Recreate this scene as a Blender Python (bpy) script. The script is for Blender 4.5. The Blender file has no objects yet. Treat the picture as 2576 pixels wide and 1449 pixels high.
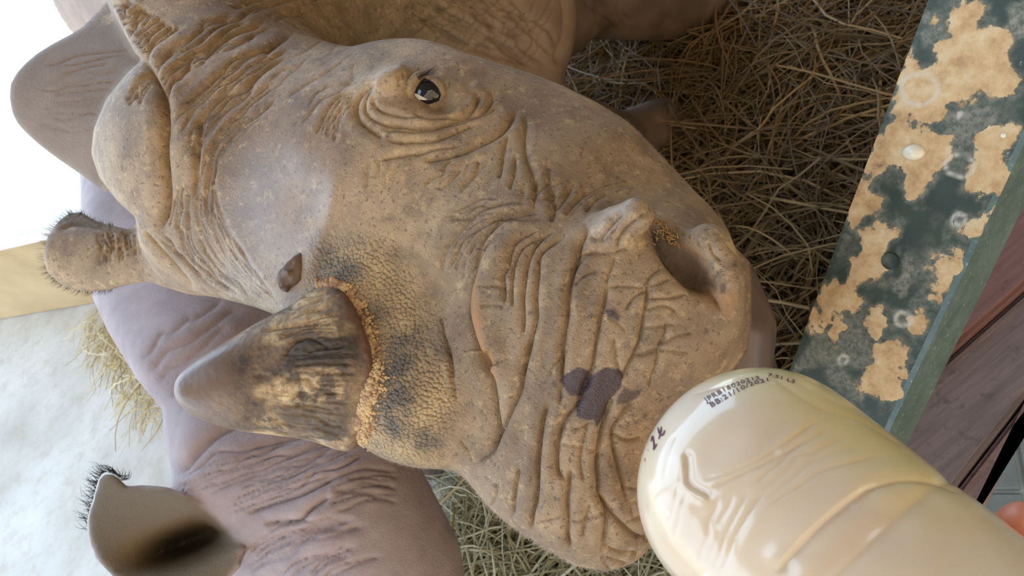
import bpy, bmesh, math, random
import numpy as np
from mathutils import Vector, Matrix
from mathutils.bvhtree import BVHTree

random.seed(7); rng = np.random.default_rng(7)
scene = bpy.context.scene
COL = scene.collection

# ------------------------------------------------------------------ camera
F = 2000.0                       # focal length in photo pixels
CX, CY = 1288.0, 724.5
H_CAM = 1.15
PITCH = math.radians(48.0)
ROLL = math.radians(50.0)
fwd = np.array([0, math.cos(PITCH), -math.sin(PITCH)])
U0 = np.array([0, math.sin(PITCH), math.cos(PITCH)])
R0 = np.array([1.0, 0, 0])
cr, sr = math.cos(ROLL), math.sin(ROLL)
c_right = -cr * U0 + sr * R0
c_up = sr * U0 + cr * R0
C0 = np.array([0, 0, H_CAM])
M = np.array([c_right, c_up, fwd])          # rows: camera x, y, depth


def cam2world(c):
    return C0 + np.asarray(c) @ M


def world2cam(w):
    return (np.asarray(w) - C0) @ M.T


def P(px, py, d):
    """point seen at photo pixel (px, py) at depth d metres, world space"""
    return cam2world(np.array([(px - CX) / F * d, -(py - CY) / F * d, d]))


def cpt(px, py, d):
    return np.array([(px - CX) / F * d, -(py - CY) / F * d, d])


def on_plane(px, py, z):
    r = np.array([(px - CX) / F, -(py - CY) / F, 1.0]) @ M
    return C0 + r * ((z - H_CAM) / r[2])


cam_d = bpy.data.cameras.new('camera')
cam = bpy.data.objects.new('camera', cam_d)
COL.objects.link(cam)
cam_d.sensor_width = 36.0
cam_d.lens = 36.0 * F / 2576.0
cam_d.clip_start = 0.01
mw = Matrix.Identity(4)
for i in range(3):
    mw[i][0] = c_right[i]; mw[i][1] = c_up[i]; mw[i][2] = -fwd[i]; mw[i][3] = C0[i]
cam.matrix_world = mw
cam_d.dof.use_dof = True
cam_d.dof.focus_distance = 0.52
cam_d.dof.aperture_fstop = 20.0
scene.camera = cam

# ------------------------------------------------------------------ light
scene.view_settings.view_transform = 'Standard'
scene.view_settings.look = 'None'
scene.view_settings.gamma = 1.0
scene.view_settings.exposure = 0.12
world = bpy.data.worlds.new('world'); scene.world = world
world.use_nodes = True
wn = world.node_tree.nodes; wl = world.node_tree.links
bg = wn['Background']
bg.inputs[0].default_value = (0.55, 0.74, 1.0, 1)
bg.inputs[1].default_value = 4.0
SUN_EL = math.radians(52)
sun_d = bpy.data.lights.new('sun', 'SUN'); sun = bpy.data.objects.new('sun', sun_d); COL.objects.link(sun)
sun_d.energy = 7.0; sun_d.angle = math.radians(0.6); sun_d.color = (1.0, .95, .86)
SUN_DIR = Vector((.85 * math.cos(SUN_EL), .53 * math.cos(SUN_EL), math.sin(SUN_EL)))
sun.rotation_euler = SUN_DIR.to_track_quat('Z', 'Y').to_euler(); sun.location = (6, 4, 7)


# ------------------------------------------------------------------ helpers
def new_obj(name, mesh, parent=None, mat=None, loc=None):
    o = bpy.data.objects.new(name, mesh)
    COL.objects.link(o)
    if parent is not None:
        o.parent = parent
    if loc is not None:
        o.location = loc
    if mat is not None:
        mesh.materials.append(mat)
    return o


def empty(name, loc):
    o = bpy.data.objects.new(name, None)
    COL.objects.link(o); o.location = loc
    o.empty_display_size = 0.05
    return o


def tag(o, label=None, cat=None, group=None, kind=None):
    if label: o['label'] = label
    if cat: o['category'] = cat
    if group: o['group'] = group
    if kind: o['kind'] = kind
    return o


def np_mesh(name, verts, faces, smooth=True):
    """verts (N,3); faces (M,k) int array"""
    me = bpy.data.meshes.new(name)
    verts = np.asarray(verts, np.float32); faces = np.asarray(faces, np.int32)
    k = faces.shape[1]
    me.vertices.add(len(verts)); me.vertices.foreach_set('co', verts.ravel())
    me.loops.add(faces.size); me.loops.foreach_set('vertex_index', faces.ravel())
    me.polygons.add(len(faces))
    me.polygons.foreach_set('loop_start', np.arange(0, faces.size, k, dtype=np.int32))
    me.polygons.foreach_set('use_smooth', np.full(len(faces), smooth))
    me.update(calc_edges=True)
    return me


def part(name, verts_world, faces, parent, mat, smooth=True):
    """mesh in world coordinates -> object parented to an unrotated root"""
    loc = np.array(parent.location) if parent is not None else np.zeros(3)
    p = parent
    while p is not None and p.parent is not None:
        p = p.parent; loc = loc + np.array(p.location)
    me = np_mesh(name, np.asarray(verts_world) - loc, faces, smooth)
    return new_obj(name, me, parent, mat)


def attr(me, name, vals):
    a = me.attributes.new(name, 'FLOAT', 'POINT')
    a.data.foreach_set('value', np.asarray(vals, np.float32))


# --- value noise
_perm = rng.random((64, 64, 64)).astype(np.float32)


def vnoise(p, scale):
    q = np.asarray(p, np.float64) * scale
    i = np.floor(q).astype(np.int64); t = (q - i); t = t * t * (3 - 2 * t)
    out = 0
    for a in (0, 1):
        wa = t[:, 0] if a else 1 - t[:, 0]
        for b in (0, 1):
            wb = t[:, 1] if b else 1 - t[:, 1]
            for c in (0, 1):
                wc = t[:, 2] if c else 1 - t[:, 2]
                out = out + wa * wb * wc * _perm[(i[:, 0] + a) & 63, (i[:, 1] + b) & 63, (i[:, 2] + c) & 63]
    return out * 2 - 1


def fbm(p, scale, n=3):
    o = 0; a = 1.0
    for k in range(n):
        o = o + a * vnoise(p + k * 7.3, scale * 2 ** k); a *= 0.5
    return o


# --- signed distance tools, all in camera-axes metres
def smin(a, b, k):
    h = np.clip(0.5 + 0.5 * (b - a) / k, 0, 1)
    return b + (a - b) * h - k * h * (1 - h)


def smax(a, b, k):
    return -smin(-a, -b, k)


def chain(pts):
    """pts: list of (px,py,d,rpx) -> function giving distance to the tapered chain"""
    A = [(cpt(x, y, d), r * d / F) for x, y, d, r in pts]
    return chain_c(A)


def chain_w(pts):
    """pts: list of (world xyz, radius m)"""
    return chain_c([(world2cam(p), r) for p, r in pts])


def chain_c(A):

    def fn(p):
        if len(A) == 1:
            return np.linalg.norm(p - A[0][0], axis=1) - A[0][1]
        out = None
        for (a, ra), (b, rb) in zip(A[:-1], A[1:]):
            ab = b - a
            t = np.clip(((p - a) @ ab) / (ab @ ab), 0, 1)
            s = np.linalg.norm(p - (a + t[:, None] * ab), axis=1) - (ra + (rb - ra) * t)
            out = s if out is None else np.minimum(out, s)
        return out
    return fn


def poly_sd(px, py, poly):
    """signed distance in pixels to a polygon (negative inside)"""
    poly = np.asarray(poly, float)
    d2 = np.full(px.shape, 1e18); inside = np.zeros(px.shape, bool)
    n = len(poly)
    for i in range(n):
        ax, ay = poly[i]; bx, by = poly[(i + 1) % n]
        ex, ey = bx - ax, by - ay
        wx, wy = px - ax, py - ay
        t = np.clip((wx * ex + wy * ey) / (ex * ex + ey * ey + 1e-9), 0, 1)
        dx, dy = wx - t * ex, wy - t * ey
        d2 = np.minimum(d2, dx * dx + dy * dy)
        c = ((ay <= py) & (by > py)) | ((by <= py) & (ay > py))
        with np.errstate(divide='ignore', invalid='ignore'):
            xi = ax + (py - ay) * ex / (ey if ey != 0 else 1e-9)
        inside ^= c & (px < xi)
    s = np.sqrt(d2)
    return np.where(inside, -s, s)


class PolySD:
    """polygon distance sampled once on a lattice, then looked up"""
    def __init__(self, poly, pad=400, cell=5.0):
        p = np.asarray(poly, float)
        self.x0, self.y0 = p.min(0) - pad; x1, y1 = p.max(0) + pad
        self.c = cell
        gx = np.arange(self.x0, x1, cell); gy = np.arange(self.y0, y1, cell)
        X, Y = np.meshgrid(gx, gy, indexing='ij')
        self.g = poly_sd(X.ravel(), Y.ravel(), p).reshape(X.shape)

    def __call__(self, px, py):
        n, m = self.g.shape
        u = np.clip((px - self.x0) / self.c, 0, n - 1.001); v = np.clip((py - self.y0) / self.c, 0, m - 1.001)
        i = u.astype(int); j = v.astype(int); a = u - i; b = v - j
        g = self.g
        return (g[i, j] * (1 - a) + g[i + 1, j] * a) * (1 - b) + (g[i, j + 1] * (1 - a) + g[i + 1, j + 1] * a) * b


def to_px(c):
    d = np.maximum(c[:, 2], 0.02)
    return CX + c[:, 0] / d * F, CY - c[:, 1] / d * F


def crom(poly, step=8.0, closed=False):
    """Catmull-Rom resampling of a 2-D/3-D polyline"""
    p = np.asarray(poly, float)
    if len(p) < 3 and not closed:
        n = max(2, int(np.linalg.norm(p[1] - p[0]) / step) + 1)
        return p[0] + (p[1] - p[0]) * np.linspace(0, 1, n)[:, None]
    if closed:
        q = np.vstack([p[-1], p, p[0], p[1]])
    else:
        q = np.vstack([2 * p[0] - p[1], p, 2 * p[-1] - p[-2]])
    out = []
    for i in range(1, len(q) - 2):
        a, b, c, d = q[i - 1], q[i], q[i + 1], q[i + 2]
        n = max(1, int(np.linalg.norm(c - b) / step))
        t = np.arange(n)[:, None] / n
        out.append(0.5 * (2 * b + (c - a) * t + (2 * a - 5 * b + 4 * c - d) * t ** 2 + (3 * b - a - 3 * c + d) * t ** 3))
    if not closed:
        out.append(q[-2][None])
    return np.vstack(out)


STRETCH = 110.0


def _st(s, lo, hi):
    o = s.astype(float)
    m = s < lo
    o[m] = lo - STRETCH * (np.exp((lo - s[m]) / STRETCH) - 1)
    m = s > hi
    o[m] = hi + STRETCH * (np.exp((s[m] - hi) / STRETCH) - 1)
    return o


def sdf_mesh(sdf, step, box, dfine=9.0, B=6):
    """surface nets on a sparse grid. box: (px0,px1,py0,py1,d0,d1) in grid units of pixels / metres"""
    px0, px1, py0, py1, d0, d1 = box
    ls = step / F
    dst = F * math.log(dfine / d0)
    kmax = math.log(d1 / d0) / ls
    if d1 > dfine:
        kmax = (dst + STRETCH * math.log(1 + (F * math.log(d1 / d0) - dst) / STRETCH)) / step + 1
    n = np.array([int((px1 - px0) / step), int((py1 - py0) / step), int(kmax)])
    n = ((n + B - 1) // B) * B
    def g2c(i, j, k):
        X = _st(px0 + i * step, -60, 2640); Y = _st(py0 + j * step, -60, 1510)
        D = d0 * np.exp(_st(k * step, -1e9, dst) / F)
        return np.stack([(X - CX) / F * D, -(Y - CY) / F * D, D], -1)
    nb = n // B
    I, J, K = [a.ravel() for a in np.meshgrid(*[np.arange(m) for m in nb], indexing='ij')]
    ctr = g2c((I + .5) * B, (J + .5) * B, (K + .5) * B)
    cor = g2c(I * B * 1.0, J * B * 1.0, K * B * 1.0); cor2 = g2c((I + 1.) * B, (J + 1.) * B, (K + 1.) * B)
    rad = 0.5 * np.linalg.norm(cor2 - cor, axis=1)
    v = np.concatenate([sdf(ctr[s:s + 60000]) for s in range(0, len(ctr), 60000)])
    keep = np.abs(v) < 1.25 * rad + 0.004
    I, J, K = I[keep] * B, J[keep] * B, K[keep] * B
    r = np.arange(B + 1)
    oi, oj, ok = [a.ravel() for a in np.meshgrid(r, r, r, indexing='ij')]
    verts = []; keys = []; sgn3 = []
    N1, N2 = n[1] + 2, n[2] + 2
    cell = np.array([(a, b, c) for a in range(B) for b in range(B) for c in range(B)])
    S = B + 1
    cidx = (cell[:, 0] * S + cell[:, 1]) * S + cell[:, 2]
    coff = np.array([(a * S + b) * S + c for a in (0, 1) for b in (0, 1) for c in (0, 1)])
    cpos = np.array([(a, b, c) for a in (0, 1) for b in (0, 1) for c in (0, 1)], float)
    edges = [(a, b) for a in range(8) for b in range(a + 1, 8) if bin(a ^ b).count('1') == 1]
    for s in range(0, len(I), 250):
        i, j, k = I[s:s + 250], J[s:s + 250], K[s:s + 250]
        gi = (i[:, None] + oi); gj = (j[:, None] + oj); gk = (k[:, None] + ok)
        c = g2c(gi.ravel().astype(float), gj.ravel().astype(float), gk.ravel().astype(float))
        V = sdf(c).reshape(len(i), -1)
        CV = V[:, cidx[:, None] + coff]            # blocks, cells, 8
        neg = (CV < 0).sum(-1)
        act = (neg > 0) & (neg < 8)
        bi, ci = np.nonzero(act)
        if len(bi) == 0: continue
        W = CV[bi, ci]
        acc = np.zeros((len(W), 3)); cnt = np.zeros(len(W))
        for a, b in edges:
            m = (W[:, a] < 0) != (W[:, b] < 0)
            t = W[m, a] / (W[m, a] - W[m, b])
            acc[m] += cpos[a] + (cpos[b] - cpos[a]) * t[:, None]; cnt[m] += 1
        acc /= cnt[:, None]
        gi0 = i[bi] + cell[ci, 0]; gj0 = j[bi] + cell[ci, 1]; gk0 = k[bi] + cell[ci, 2]
        verts.append(g2c(gi0 + acc[:, 0], gj0 + acc[:, 1], gk0 + acc[:, 2]))
        keys.append((gi0.astype(np.int64) * N1 + gj0) * N2 + gk0)
        sg = W < 0
        sgn3.append(np.stack([sg[:, 0], sg[:, 4], sg[:, 2], sg[:, 1]], -1))
    verts = np.concatenate(verts); keys = np.concatenate(keys); sg = np.concatenate(sgn3)
    o = np.argsort(keys); verts, keys, sg = verts[o], keys[o], sg[o]
    def find(k):
        p = np.searchsorted(keys, k); p = np.minimum(p, len(keys) - 1)
        return np.where(keys[p] == k, p, -1)
    sx, sy, sz = N1 * N2, N2, 1
    faces = []
    for ax, (d1_, d2_) in enumerate(((sy, sz), (sz, sx), (sx, sy))):
        m = np.nonzero(sg[:, 0] != sg[:, ax + 1])[0]
        k = keys[m]
        q = np.stack([m, find(k - d1_), find(k - d1_ - d2_), find(k - d2_)], -1)
        ok_ = (q >= 0).all(1); q = q[ok_]; m = m[ok_]
        flip = ~sg[m, 0]
        q[flip] = q[flip][:, ::-1]
        faces.append(q)
    faces = np.concatenate(faces)
    # keep consistent outward winding (grid is left handed in y)
    a, b, c = verts[faces[:, 0]], verts[faces[:, 1]], verts[faces[:, 2]]
    nrm = np.cross(b - a, c - a)
    ctr = (a + c) / 2
    e = 1e-3 * nrm / (np.linalg.norm(nrm, axis=1, keepdims=True) + 1e-12)
    sel = slice(0, len(ctr), max(1, len(ctr) // 500))
    if (sdf(ctr[sel] + e[sel]) < sdf(ctr[sel] - e[sel])).mean() > 0.5:
        faces = faces[:, ::-1]
    return verts, faces


def subsurf(v, f, levels=1):
    """Catmull-Clark subdivision of a quad mesh in numpy"""
    for _ in range(levels):
        n = len(v); m = len(f)
        fp = v[f].mean(1)
        a = f.ravel(); b = np.roll(f, -1, axis=1).ravel()
        key = np.minimum(a, b).astype(np.int64) * n + np.maximum(a, b)
        uk, inv, cnt = np.unique(key, return_inverse=True, return_counts=True)
        e0, e1 = uk // n, uk % n
        mid = (v[e0] + v[e1]) * .5
        fs = np.stack([np.bincount(inv, np.repeat(fp[:, k], 4), minlength=len(uk)) for k in range(3)], -1)
        bd = cnt != 2
        ep = np.where(bd[:, None], mid, (mid * 2 + fs) / 4)
        val = np.bincount(a, minlength=n).astype(float); val[val == 0] = 1
        Q = np.stack([np.bincount(a, np.repeat(fp[:, k], 4), minlength=n) for k in range(3)], -1) / val[:, None]
        ne = (np.bincount(e0, minlength=n) + np.bincount(e1, minlength=n)).astype(float); ne[ne == 0] = 1
        R = np.stack([np.bincount(e0, mid[:, k], minlength=n) + np.bincount(e1, mid[:, k], minlength=n) for k in range(3)], -1) / ne[:, None]
        vp = (Q + 2 * R + (val[:, None] - 3) * v) / val[:, None]
        bv = np.zeros(n, bool); bv[e0[bd]] = True; bv[e1[bd]] = True
        vp[bv] = v[bv]
        ei = (inv + n).reshape(m, 4); fi = np.arange(m) + n + len(uk)
        nf = [np.stack([f[:, k], ei[:, k], fi, ei[:, k - 1]], -1) for k in range(4)]
        v = np.vstack([vp, ep, fp]); f = np.concatenate(nf)
    return v, f


def vnormals(v, f):
    a, b, c, d = (v[f[:, i]] for i in range(4))
    n = np.cross(c - a, d - b)
    out = np.zeros_like(v)
    for i in range(4):
        for ax in range(3):
            out[:, ax] += np.bincount(f[:, i], n[:, ax], minlength=len(v))
    return out / (np.linalg.norm(out, axis=1, keepdims=True) + 1e-12)


DEEP = 1.25


class Sculpt:
    """brush strokes given at photo pixels, applied to the skin that faces the viewer there"""
    def __init__(self, v, f, dmin=0, dmax=9):
        self.v, self.f = v, f
        self.n = vnormals(v, f)
        self.px, self.py = to_px(v)
        view = v / np.linalg.norm(v, axis=1, keepdims=True)
        self.face = np.clip((-(self.n * view).sum(1) - 0.02) / 0.18, 0, 1)
        self.face *= (v[:, 2] > dmin) & (v[:, 2] < dmax)
        self.disp = np.zeros(len(v))
        self.idx = np.nonzero(self.face > 0)[0]
        o = np.argsort(self.px[self.idx]); self.idx = self.idx[o]
        self.sx = self.px[self.idx]; self.sy = self.py[self.idx]
        self.mm = v[self.idx, 2] / F            # metres per pixel here

    def near(self, x0, x1, y0, y1):
        a, b = np.searchsorted(self.sx, (x0, x1))
        s = np.arange(a, b)
        return s[(self.sy[a:b] > y0) & (self.sy[a:b] < y1)]

    def dist(self, poly, R):
        """index, distance px, arclength 0..1, side sign"""
        p = np.asarray(poly, float)
        s = self.near(p[:, 0].min() - R, p[:, 0].max() + R, p[:, 1].min() - R, p[:, 1].max() + R)
        x, y = self.sx[s], self.sy[s]
        seg = np.linalg.norm(np.diff(p, axis=0), axis=1); L = np.concatenate([[0], np.cumsum(seg)])
        best = np.full(len(s), 1e9); tt = np.zeros(len(s)); side = np.zeros(len(s))
        for i in range(len(p) - 1):
            e = p[i + 1] - p[i]
            wx, wy = x - p[i, 0], y - p[i, 1]
            t = np.clip((wx * e[0] + wy * e[1]) / (e @ e + 1e-9), 0, 1)
            dx, dy = wx - t * e[0], wy - t * e[1]
            d = np.sqrt(dx * dx + dy * dy)
            m = d < best
            best[m] = d[m]; tt[m] = (L[i] + t[m] * seg[i]) / L[-1]
            side[m] = np.sign(e[0] * wy[m] - e[1] * wx[m])
        k = best < R
        return s[k], best[k], tt[k], side[k]

    def crease(self, poly, w=5, depth=6, bulge=0.5, step=0.0, smooth=True, taper=0.12):
        """groove of half width w px, depth in px; bulge beside it; step>0 raises the left-hand side (image sense)"""
        p = crom(poly, 10) if smooth else np.asarray(poly, float)
        R = 6.0 * w
        s, d, t, side = self.dist(p, R)
        tp = np.clip(np.minimum(t, 1 - t) / taper, 0, 1); tp = tp * tp * (3 - 2 * tp)
        pr = DEEP * depth * (-1.0 * np.exp(-(d / (.5 * w)) ** 1.4) - .26 * np.exp(-(d / (1.7 * w)) ** 2) + .3 * bulge * np.exp(-((d - 3.2 * w) / (1.6 * w)) ** 2))
        if step:
            pr = pr + step * side * np.exp(-(d / (3.2 * w)) ** 2) * np.clip(d / (0.6 * w), 0, 1)
        self.disp[self.idx[s]] += pr * tp * self.mm[s]

    def ridge(self, poly, w=12, h=6, taper=0.25):
        p = crom(poly, 10)
        s, d, t, side = self.dist(p, 3 * w)
        tp = np.clip(np.minimum(t, 1 - t) / taper, 0, 1); tp = tp * tp * (3 - 2 * tp)
        self.disp[self.idx[s]] += h * np.exp(-(d / w) ** 2) * tp * self.mm[s]

    def blob(self, x, y, rx, ry, ang, h):
        R = max(rx, ry) * 2.6
        s = self.near(x - R, x + R, y - R, y + R)
        dx, dy = self.sx[s] - x, self.sy[s] - y
        c, sn = math.cos(math.radians(ang)), math.sin(math.radians(ang))
        u = (dx * c + dy * sn) / rx; w = (-dx * sn + dy * c) / ry
        self.disp[self.idx[s]] += h * np.exp(-(u * u + w * w)) * self.mm[s]

    def fam(self, A, B, n, w=4, depth=4, jit=5, bulge=0.5, step=0.0, seed=1, cut=0.3):
        """family of n wrinkles interpolated between two polylines"""
        r = np.random.default_rng(seed)
        A = crom(A, 40); B = crom(B, 40)
        m = max(len(A), len(B), 5)
        def rs(p):
            L = np.concatenate([[0], np.cumsum(np.linalg.norm(np.diff(p, axis=0), axis=1))]); L /= L[-1]
            t = np.linspace(0, 1, m)
            return np.stack([np.interp(t, L, p[:, 0]), np.interp(t, L, p[:, 1])], -1)
        A, B = rs(A), rs(B)
        for i in range(n):
            t = (i + 0.5 + r.uniform(-.3, .3)) / n
            q = A * (1 - t) + B * t + r.normal(0, jit, (m, 2))
            a = r.uniform(0, cut) * r.integers(0, 2); b = 1 - r.uniform(0, cut) * r.integers(0, 2)
            lo, hi = int(a * (m - 1)), max(int(round(b * (m - 1))), int(a * (m - 1)) + 2)
            self.crease(q[lo:hi + 1], w * r.uniform(.75, 1.25), depth * r.uniform(.6, 1.2), bulge, step)

    def apply(self):
        self.v = self.v + self.n * (self.disp * self.face)[:, None]
        return self.v

    def mask(self, poly, soft=15, noise=0, nscale=60):
        """0..1 inside a pixel polygon, for skin colour zones"""
        sd = np.full(len(self.v), 1e3)
        p = np.asarray(poly, float)
        m = (self.px > p[:, 0].min() - 60) & (self.px < p[:, 0].max() + 60) & (self.py > p[:, 1].min() - 60) & (self.py < p[:, 1].max() + 60)
        m &= self.face > 0
        sd[m] = poly_sd(self.px[m], self.py[m], p)
        if noise:
            sd[m] += noise * fbm(self.v[m], nscale, 3)
        return np.clip(0.5 - sd / (2 * soft), 0, 1)


# ------------------------------------------------------------------ materials
class NT:
    def __init__(self, name):
        self.m = bpy.data.materials.new(name); self.m.use_nodes = True
        self.n = self.m.node_tree.nodes; self.l = self.m.node_tree.links
        self.b = self.n['Principled BSDF']
        self.tc = self.n.new('ShaderNodeTexCoord')

    def _in(self, sock, v):
        if isinstance(v, bpy.types.NodeSocket): self.l.new(v, sock)
        elif v is not None:
            if hasattr(sock, 'default_value'):
                try: sock.default_value = v
                except Exception: sock.default_value = (*v, 1)

    def coord(self, scale=(1, 1, 1), which='Object', rot=(0, 0, 0)):
        mp = self.n.new('ShaderNodeMapping'); self.l.new(self.tc.outputs[which], mp.inputs[0])
        mp.inputs['Scale'].default_value = scale; mp.inputs['Rotation'].default_value = rot
        return mp.outputs[0]

    def warp(self, scale, amp):
        n = self.n.new('ShaderNodeTexNoise'); n.inputs['Scale'].default_value = scale; n.inputs['Detail'].default_value = 3
        self.l.new(self.tc.outputs['Object'], n.inputs['Vector'])
        a = self.n.new('ShaderNodeVectorMath'); a.operation = 'MULTIPLY_ADD'
        self.l.new(n.outputs['Color'], a.inputs[0]); a.inputs[1].default_value = (amp,) * 3
        self.l.new(self.tc.outputs['Object'], a.inputs[2])
        return a.outputs[0]

    def noise(self, scale, detail=4, rough=0.55, vec=None, dist=0.0):
        n = self.n.new('ShaderNodeTexNoise'); self._in(n.inputs['Vector'], vec if vec is not None else self.tc.outputs['Object'])
        n.inputs['Scale'].default_value = scale; n.inputs['Detail'].default_value = detail
        n.inputs['Roughness'].default_value = rough; n.inputs['Distortion'].default_value = dist
        return n.outputs[0]

    def voro(self, scale, feature='F1', vec=None, rnd=1.0, out='Distance'):
        n = self.n.new('ShaderNodeTexVoronoi'); self._in(n.inputs['Vector'], vec if vec is not None else self.tc.outputs['Object'])
        n.feature = feature; n.inputs['Scale'].default_value = scale; n.inputs['Randomness'].default_value = rnd
        return n.outputs[out]

    def ramp(self, fac, stops, interp='LINEAR'):
        n = self.n.new('ShaderNodeValToRGB'); self._in(n.inputs[0], fac)
        cr_ = n.color_ramp; cr_.interpolation = interp
        while len(cr_.elements) < len(stops): cr_.elements.new(0.5)
        for e, (p, c) in zip(cr_.elements, stops):
            e.position = p; e.color = (c, c, c, 1) if isinstance(c, (int, float)) else (*c, 1)
        return n.outputs[0]

    def mix(self, fac, a, b, mode='MIX'):
        n = self.n.new('ShaderNodeMix'); n.data_type = 'RGBA'; n.blend_type = mode
        self._in(n.inputs[0], fac)
        for s, v in ((n.inputs[6], a), (n.inputs[7], b)):
            if isinstance(v, tuple) and len(v) == 3: v = (*v, 1)
            self._in(s, v)
        return n.outputs[2]

    def math(self, op, a, b=None, c=None, clamp=False):
        n = self.n.new('ShaderNodeMath'); n.operation = op; n.use_clamp = clamp
        self._in(n.inputs[0], a); self._in(n.inputs[1], b); self._in(n.inputs[2], c)
        return n.outputs[0]

    def at(self, name):
        n = self.n.new('ShaderNodeAttribute'); n.attribute_name = name
        return n.outputs['Fac']

    def bump(self, h, strength=0.5, dist=0.001, normal=None):
        n = self.n.new('ShaderNodeBump'); n.inputs['Strength'].default_value = strength
        n.inputs['Distance'].default_value = dist
        self._in(n.inputs['Height'], h)
        if normal is not None: self.l.new(normal, n.inputs['Normal'])
        return n.outputs[0]

    def set(self, **k):
        for a, v in k.items():
            a = a.replace('_', ' ')
            if isinstance(v, tuple) and len(v) == 3 and a != 'Subsurface Radius': v = (*v, 1)
            self._in(self.b.inputs[a], v)
        return self.m


def srgb(r, g, b):
    f = lambda c: (c / 255 / 12.92) if c / 255 <= 0.04045 else ((c / 255 + 0.055) / 1.055) ** 2.4
    return (f(r), f(g), f(b))

# ================================================================== shed
def quadbox(name, top4, h, mat, parent=None, bevel=0.0):
    """slab below four corner points (counter-clockwise from above), h thick"""
    t = np.asarray(top4, float); b = t - np.array([0, 0, h])
    loc = t.mean(0) * np.array([1, 1, 0]) + np.array([0, 0, b[:, 2].min()])
    bm = bmesh.new()
    tv = [bm.verts.new(x - loc) for x in t]; bv = [bm.verts.new(x - loc) for x in b]
    bm.faces.new(tv); bm.faces.new(bv[::-1])
    for i in range(4):
        j = (i + 1) % 4
        bm.faces.new((tv[i], bv[i], bv[j], tv[j]))
    bmesh.ops.recalc_face_normals(bm, faces=bm.faces)
    if bevel:
        bmesh.ops.bevel(bm, geom=list(bm.edges), offset=bevel, segments=2, affect='EDGES')
    me = bpy.data.meshes.new(name); bm.to_mesh(me); bm.free()
    pl = np.zeros(3)
    if parent is not None: pl = np.array(parent.location)
    return new_obj(name, me, parent, mat, loc - pl)


# --- materials of the place
m = NT('pen_concrete')
c = m.ramp(m.noise(3.0, 6, .6), [(.3, srgb(176, 166, 150)), (.55, srgb(205, 198, 186)), (.8, srgb(222, 216, 206))])
c = m.mix(m.math('MULTIPLY', m.ramp(m.noise(22, 6, .7), [(.5, 0), (.7, 1)]), .5), c, srgb(176, 158, 132))
m.l.new(m.bump(m.noise(70, 6, .7), .5, .003), m.b.inputs['Normal'])
M_floor = m.set(Base_Color=c, Roughness=.75)
m = NT('outside_sand')
M_out = m.set(Base_Color=m.ramp(m.noise(2.5, 5, .6), [(.3, srgb(222, 214, 196)), (.7, srgb(238, 232, 218))]), Roughness=.9)
m = NT('ochre_plaster')
c = m.ramp(m.noise(5, 5, .6), [(.3, srgb(176, 146, 104)), (.7, srgb(204, 176, 132))])
m.l.new(m.bump(m.noise(90, 5, .7), .4, .002), m.b.inputs['Normal'])
M_ochre = m.set(Base_Color=c, Roughness=.8)
m = NT('pale_capping'); M_cap = m.set(Base_Color=m.ramp(m.noise(12, 4, .6), [(.3, srgb(226, 220, 206)), (.7, srgb(240, 236, 226))]), Roughness=.6)
m = NT('roof_sheet'); M_roof = m.set(Base_Color=m.ramp(m.noise(2, 4, .5), [(.3, srgb(96, 80, 62)), (.7, srgb(120, 100, 78))]), Roughness=.7)
m = NT('brown_wall'); M_bwall = m.set(Base_Color=m.ramp(m.noise(4, 5, .6), [(.3, srgb(84, 64, 46)), (.7, srgb(108, 84, 60))]), Roughness=.85)

ground = np_mesh('ground', np.array([(-14, -6, -.006), (14, -6, -.006), (14, 22, -.006), (-14, 22, -.006)], float), np.array([(0, 1, 2, 3)]))
tag(new_obj('ground', ground, None, M_out), kind='structure')
tag(quadbox('floor', [(-3.2, -.2, 0), (2.4, -.2, 0), (2.4, 2.05, 0), (-3.2, 3.9, 0)], .005, M_floor), kind='structure')
# low wall with a pale capping at the edge of the pen
wa, wb = on_plane(-420, 875, 0), on_plane(560, 709, 0)
wd = (wb - wa) / np.linalg.norm(wb - wa); wn_ = np.array([-wd[1], wd[0], 0])
if wn_[1] < 0: wn_ = -wn_
up = np.array([0, 0, 1.0])
WH, WT = .285, .13
tag(quadbox('wall_far', [wa + up * WH, wb + up * WH, wb + wn_ * WT + up * WH, wa + wn_ * WT + up * WH], WH, M_ochre, bevel=.004), kind='structure')
tag(quadbox('trim_1', [wa - wn_ * .02 + up * (WH + .045), wb - wn_ * .02 + wd * .02 + up * (WH + .045), wb + wn_ * (WT + .02) + wd * .02 + up * (WH + .045), wa + wn_ * (WT + .02) + up * (WH + .045)], .046, M_cap, bevel=.006), kind='structure')
tag(quadbox('shade_wall_right', [(1.45, -1.2, 2.84), (1.6, -1.2, 2.84), (1.6, 3.1, 2.84), (1.45, 3.1, 2.84)], 2.85, M_bwall), kind='structure')  # unseen wall, added to darken the hay side
RX0, RX1, RY0, RY1, RZ = -3.4, 2.2, -1.2, 3.2, 2.9
OX0, OX1, OY0, OY1 = -2.4, -.95, .55, 2.5                  # opening added to the unseen roof for sky light and the forehead reflection
for x0, x1, y0, y1 in ((RX0, RX1, RY0, OY0), (RX0, RX1, OY1, RY1), (RX0, OX0, OY0, OY1), (OX1, RX1, OY0, OY1)):
    tag(quadbox('shade_roof', [(x0, y0, RZ), (x1, y0, RZ), (x1, y1, RZ), (x0, y1, RZ)], .06, M_roof), kind='structure')  # unseen roof, added to keep the sun off the pen
for x in (-3.3,):
    for y in (-1.1, 3.1):
        tag(quadbox('trim_2', [(x - .06, y - .06, 2.85), (x + .06, y - .06, 2.85), (x + .06, y + .06, 2.85), (x - .06, y + .06, 2.85)], 2.86, M_bwall), kind='structure')

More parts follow.
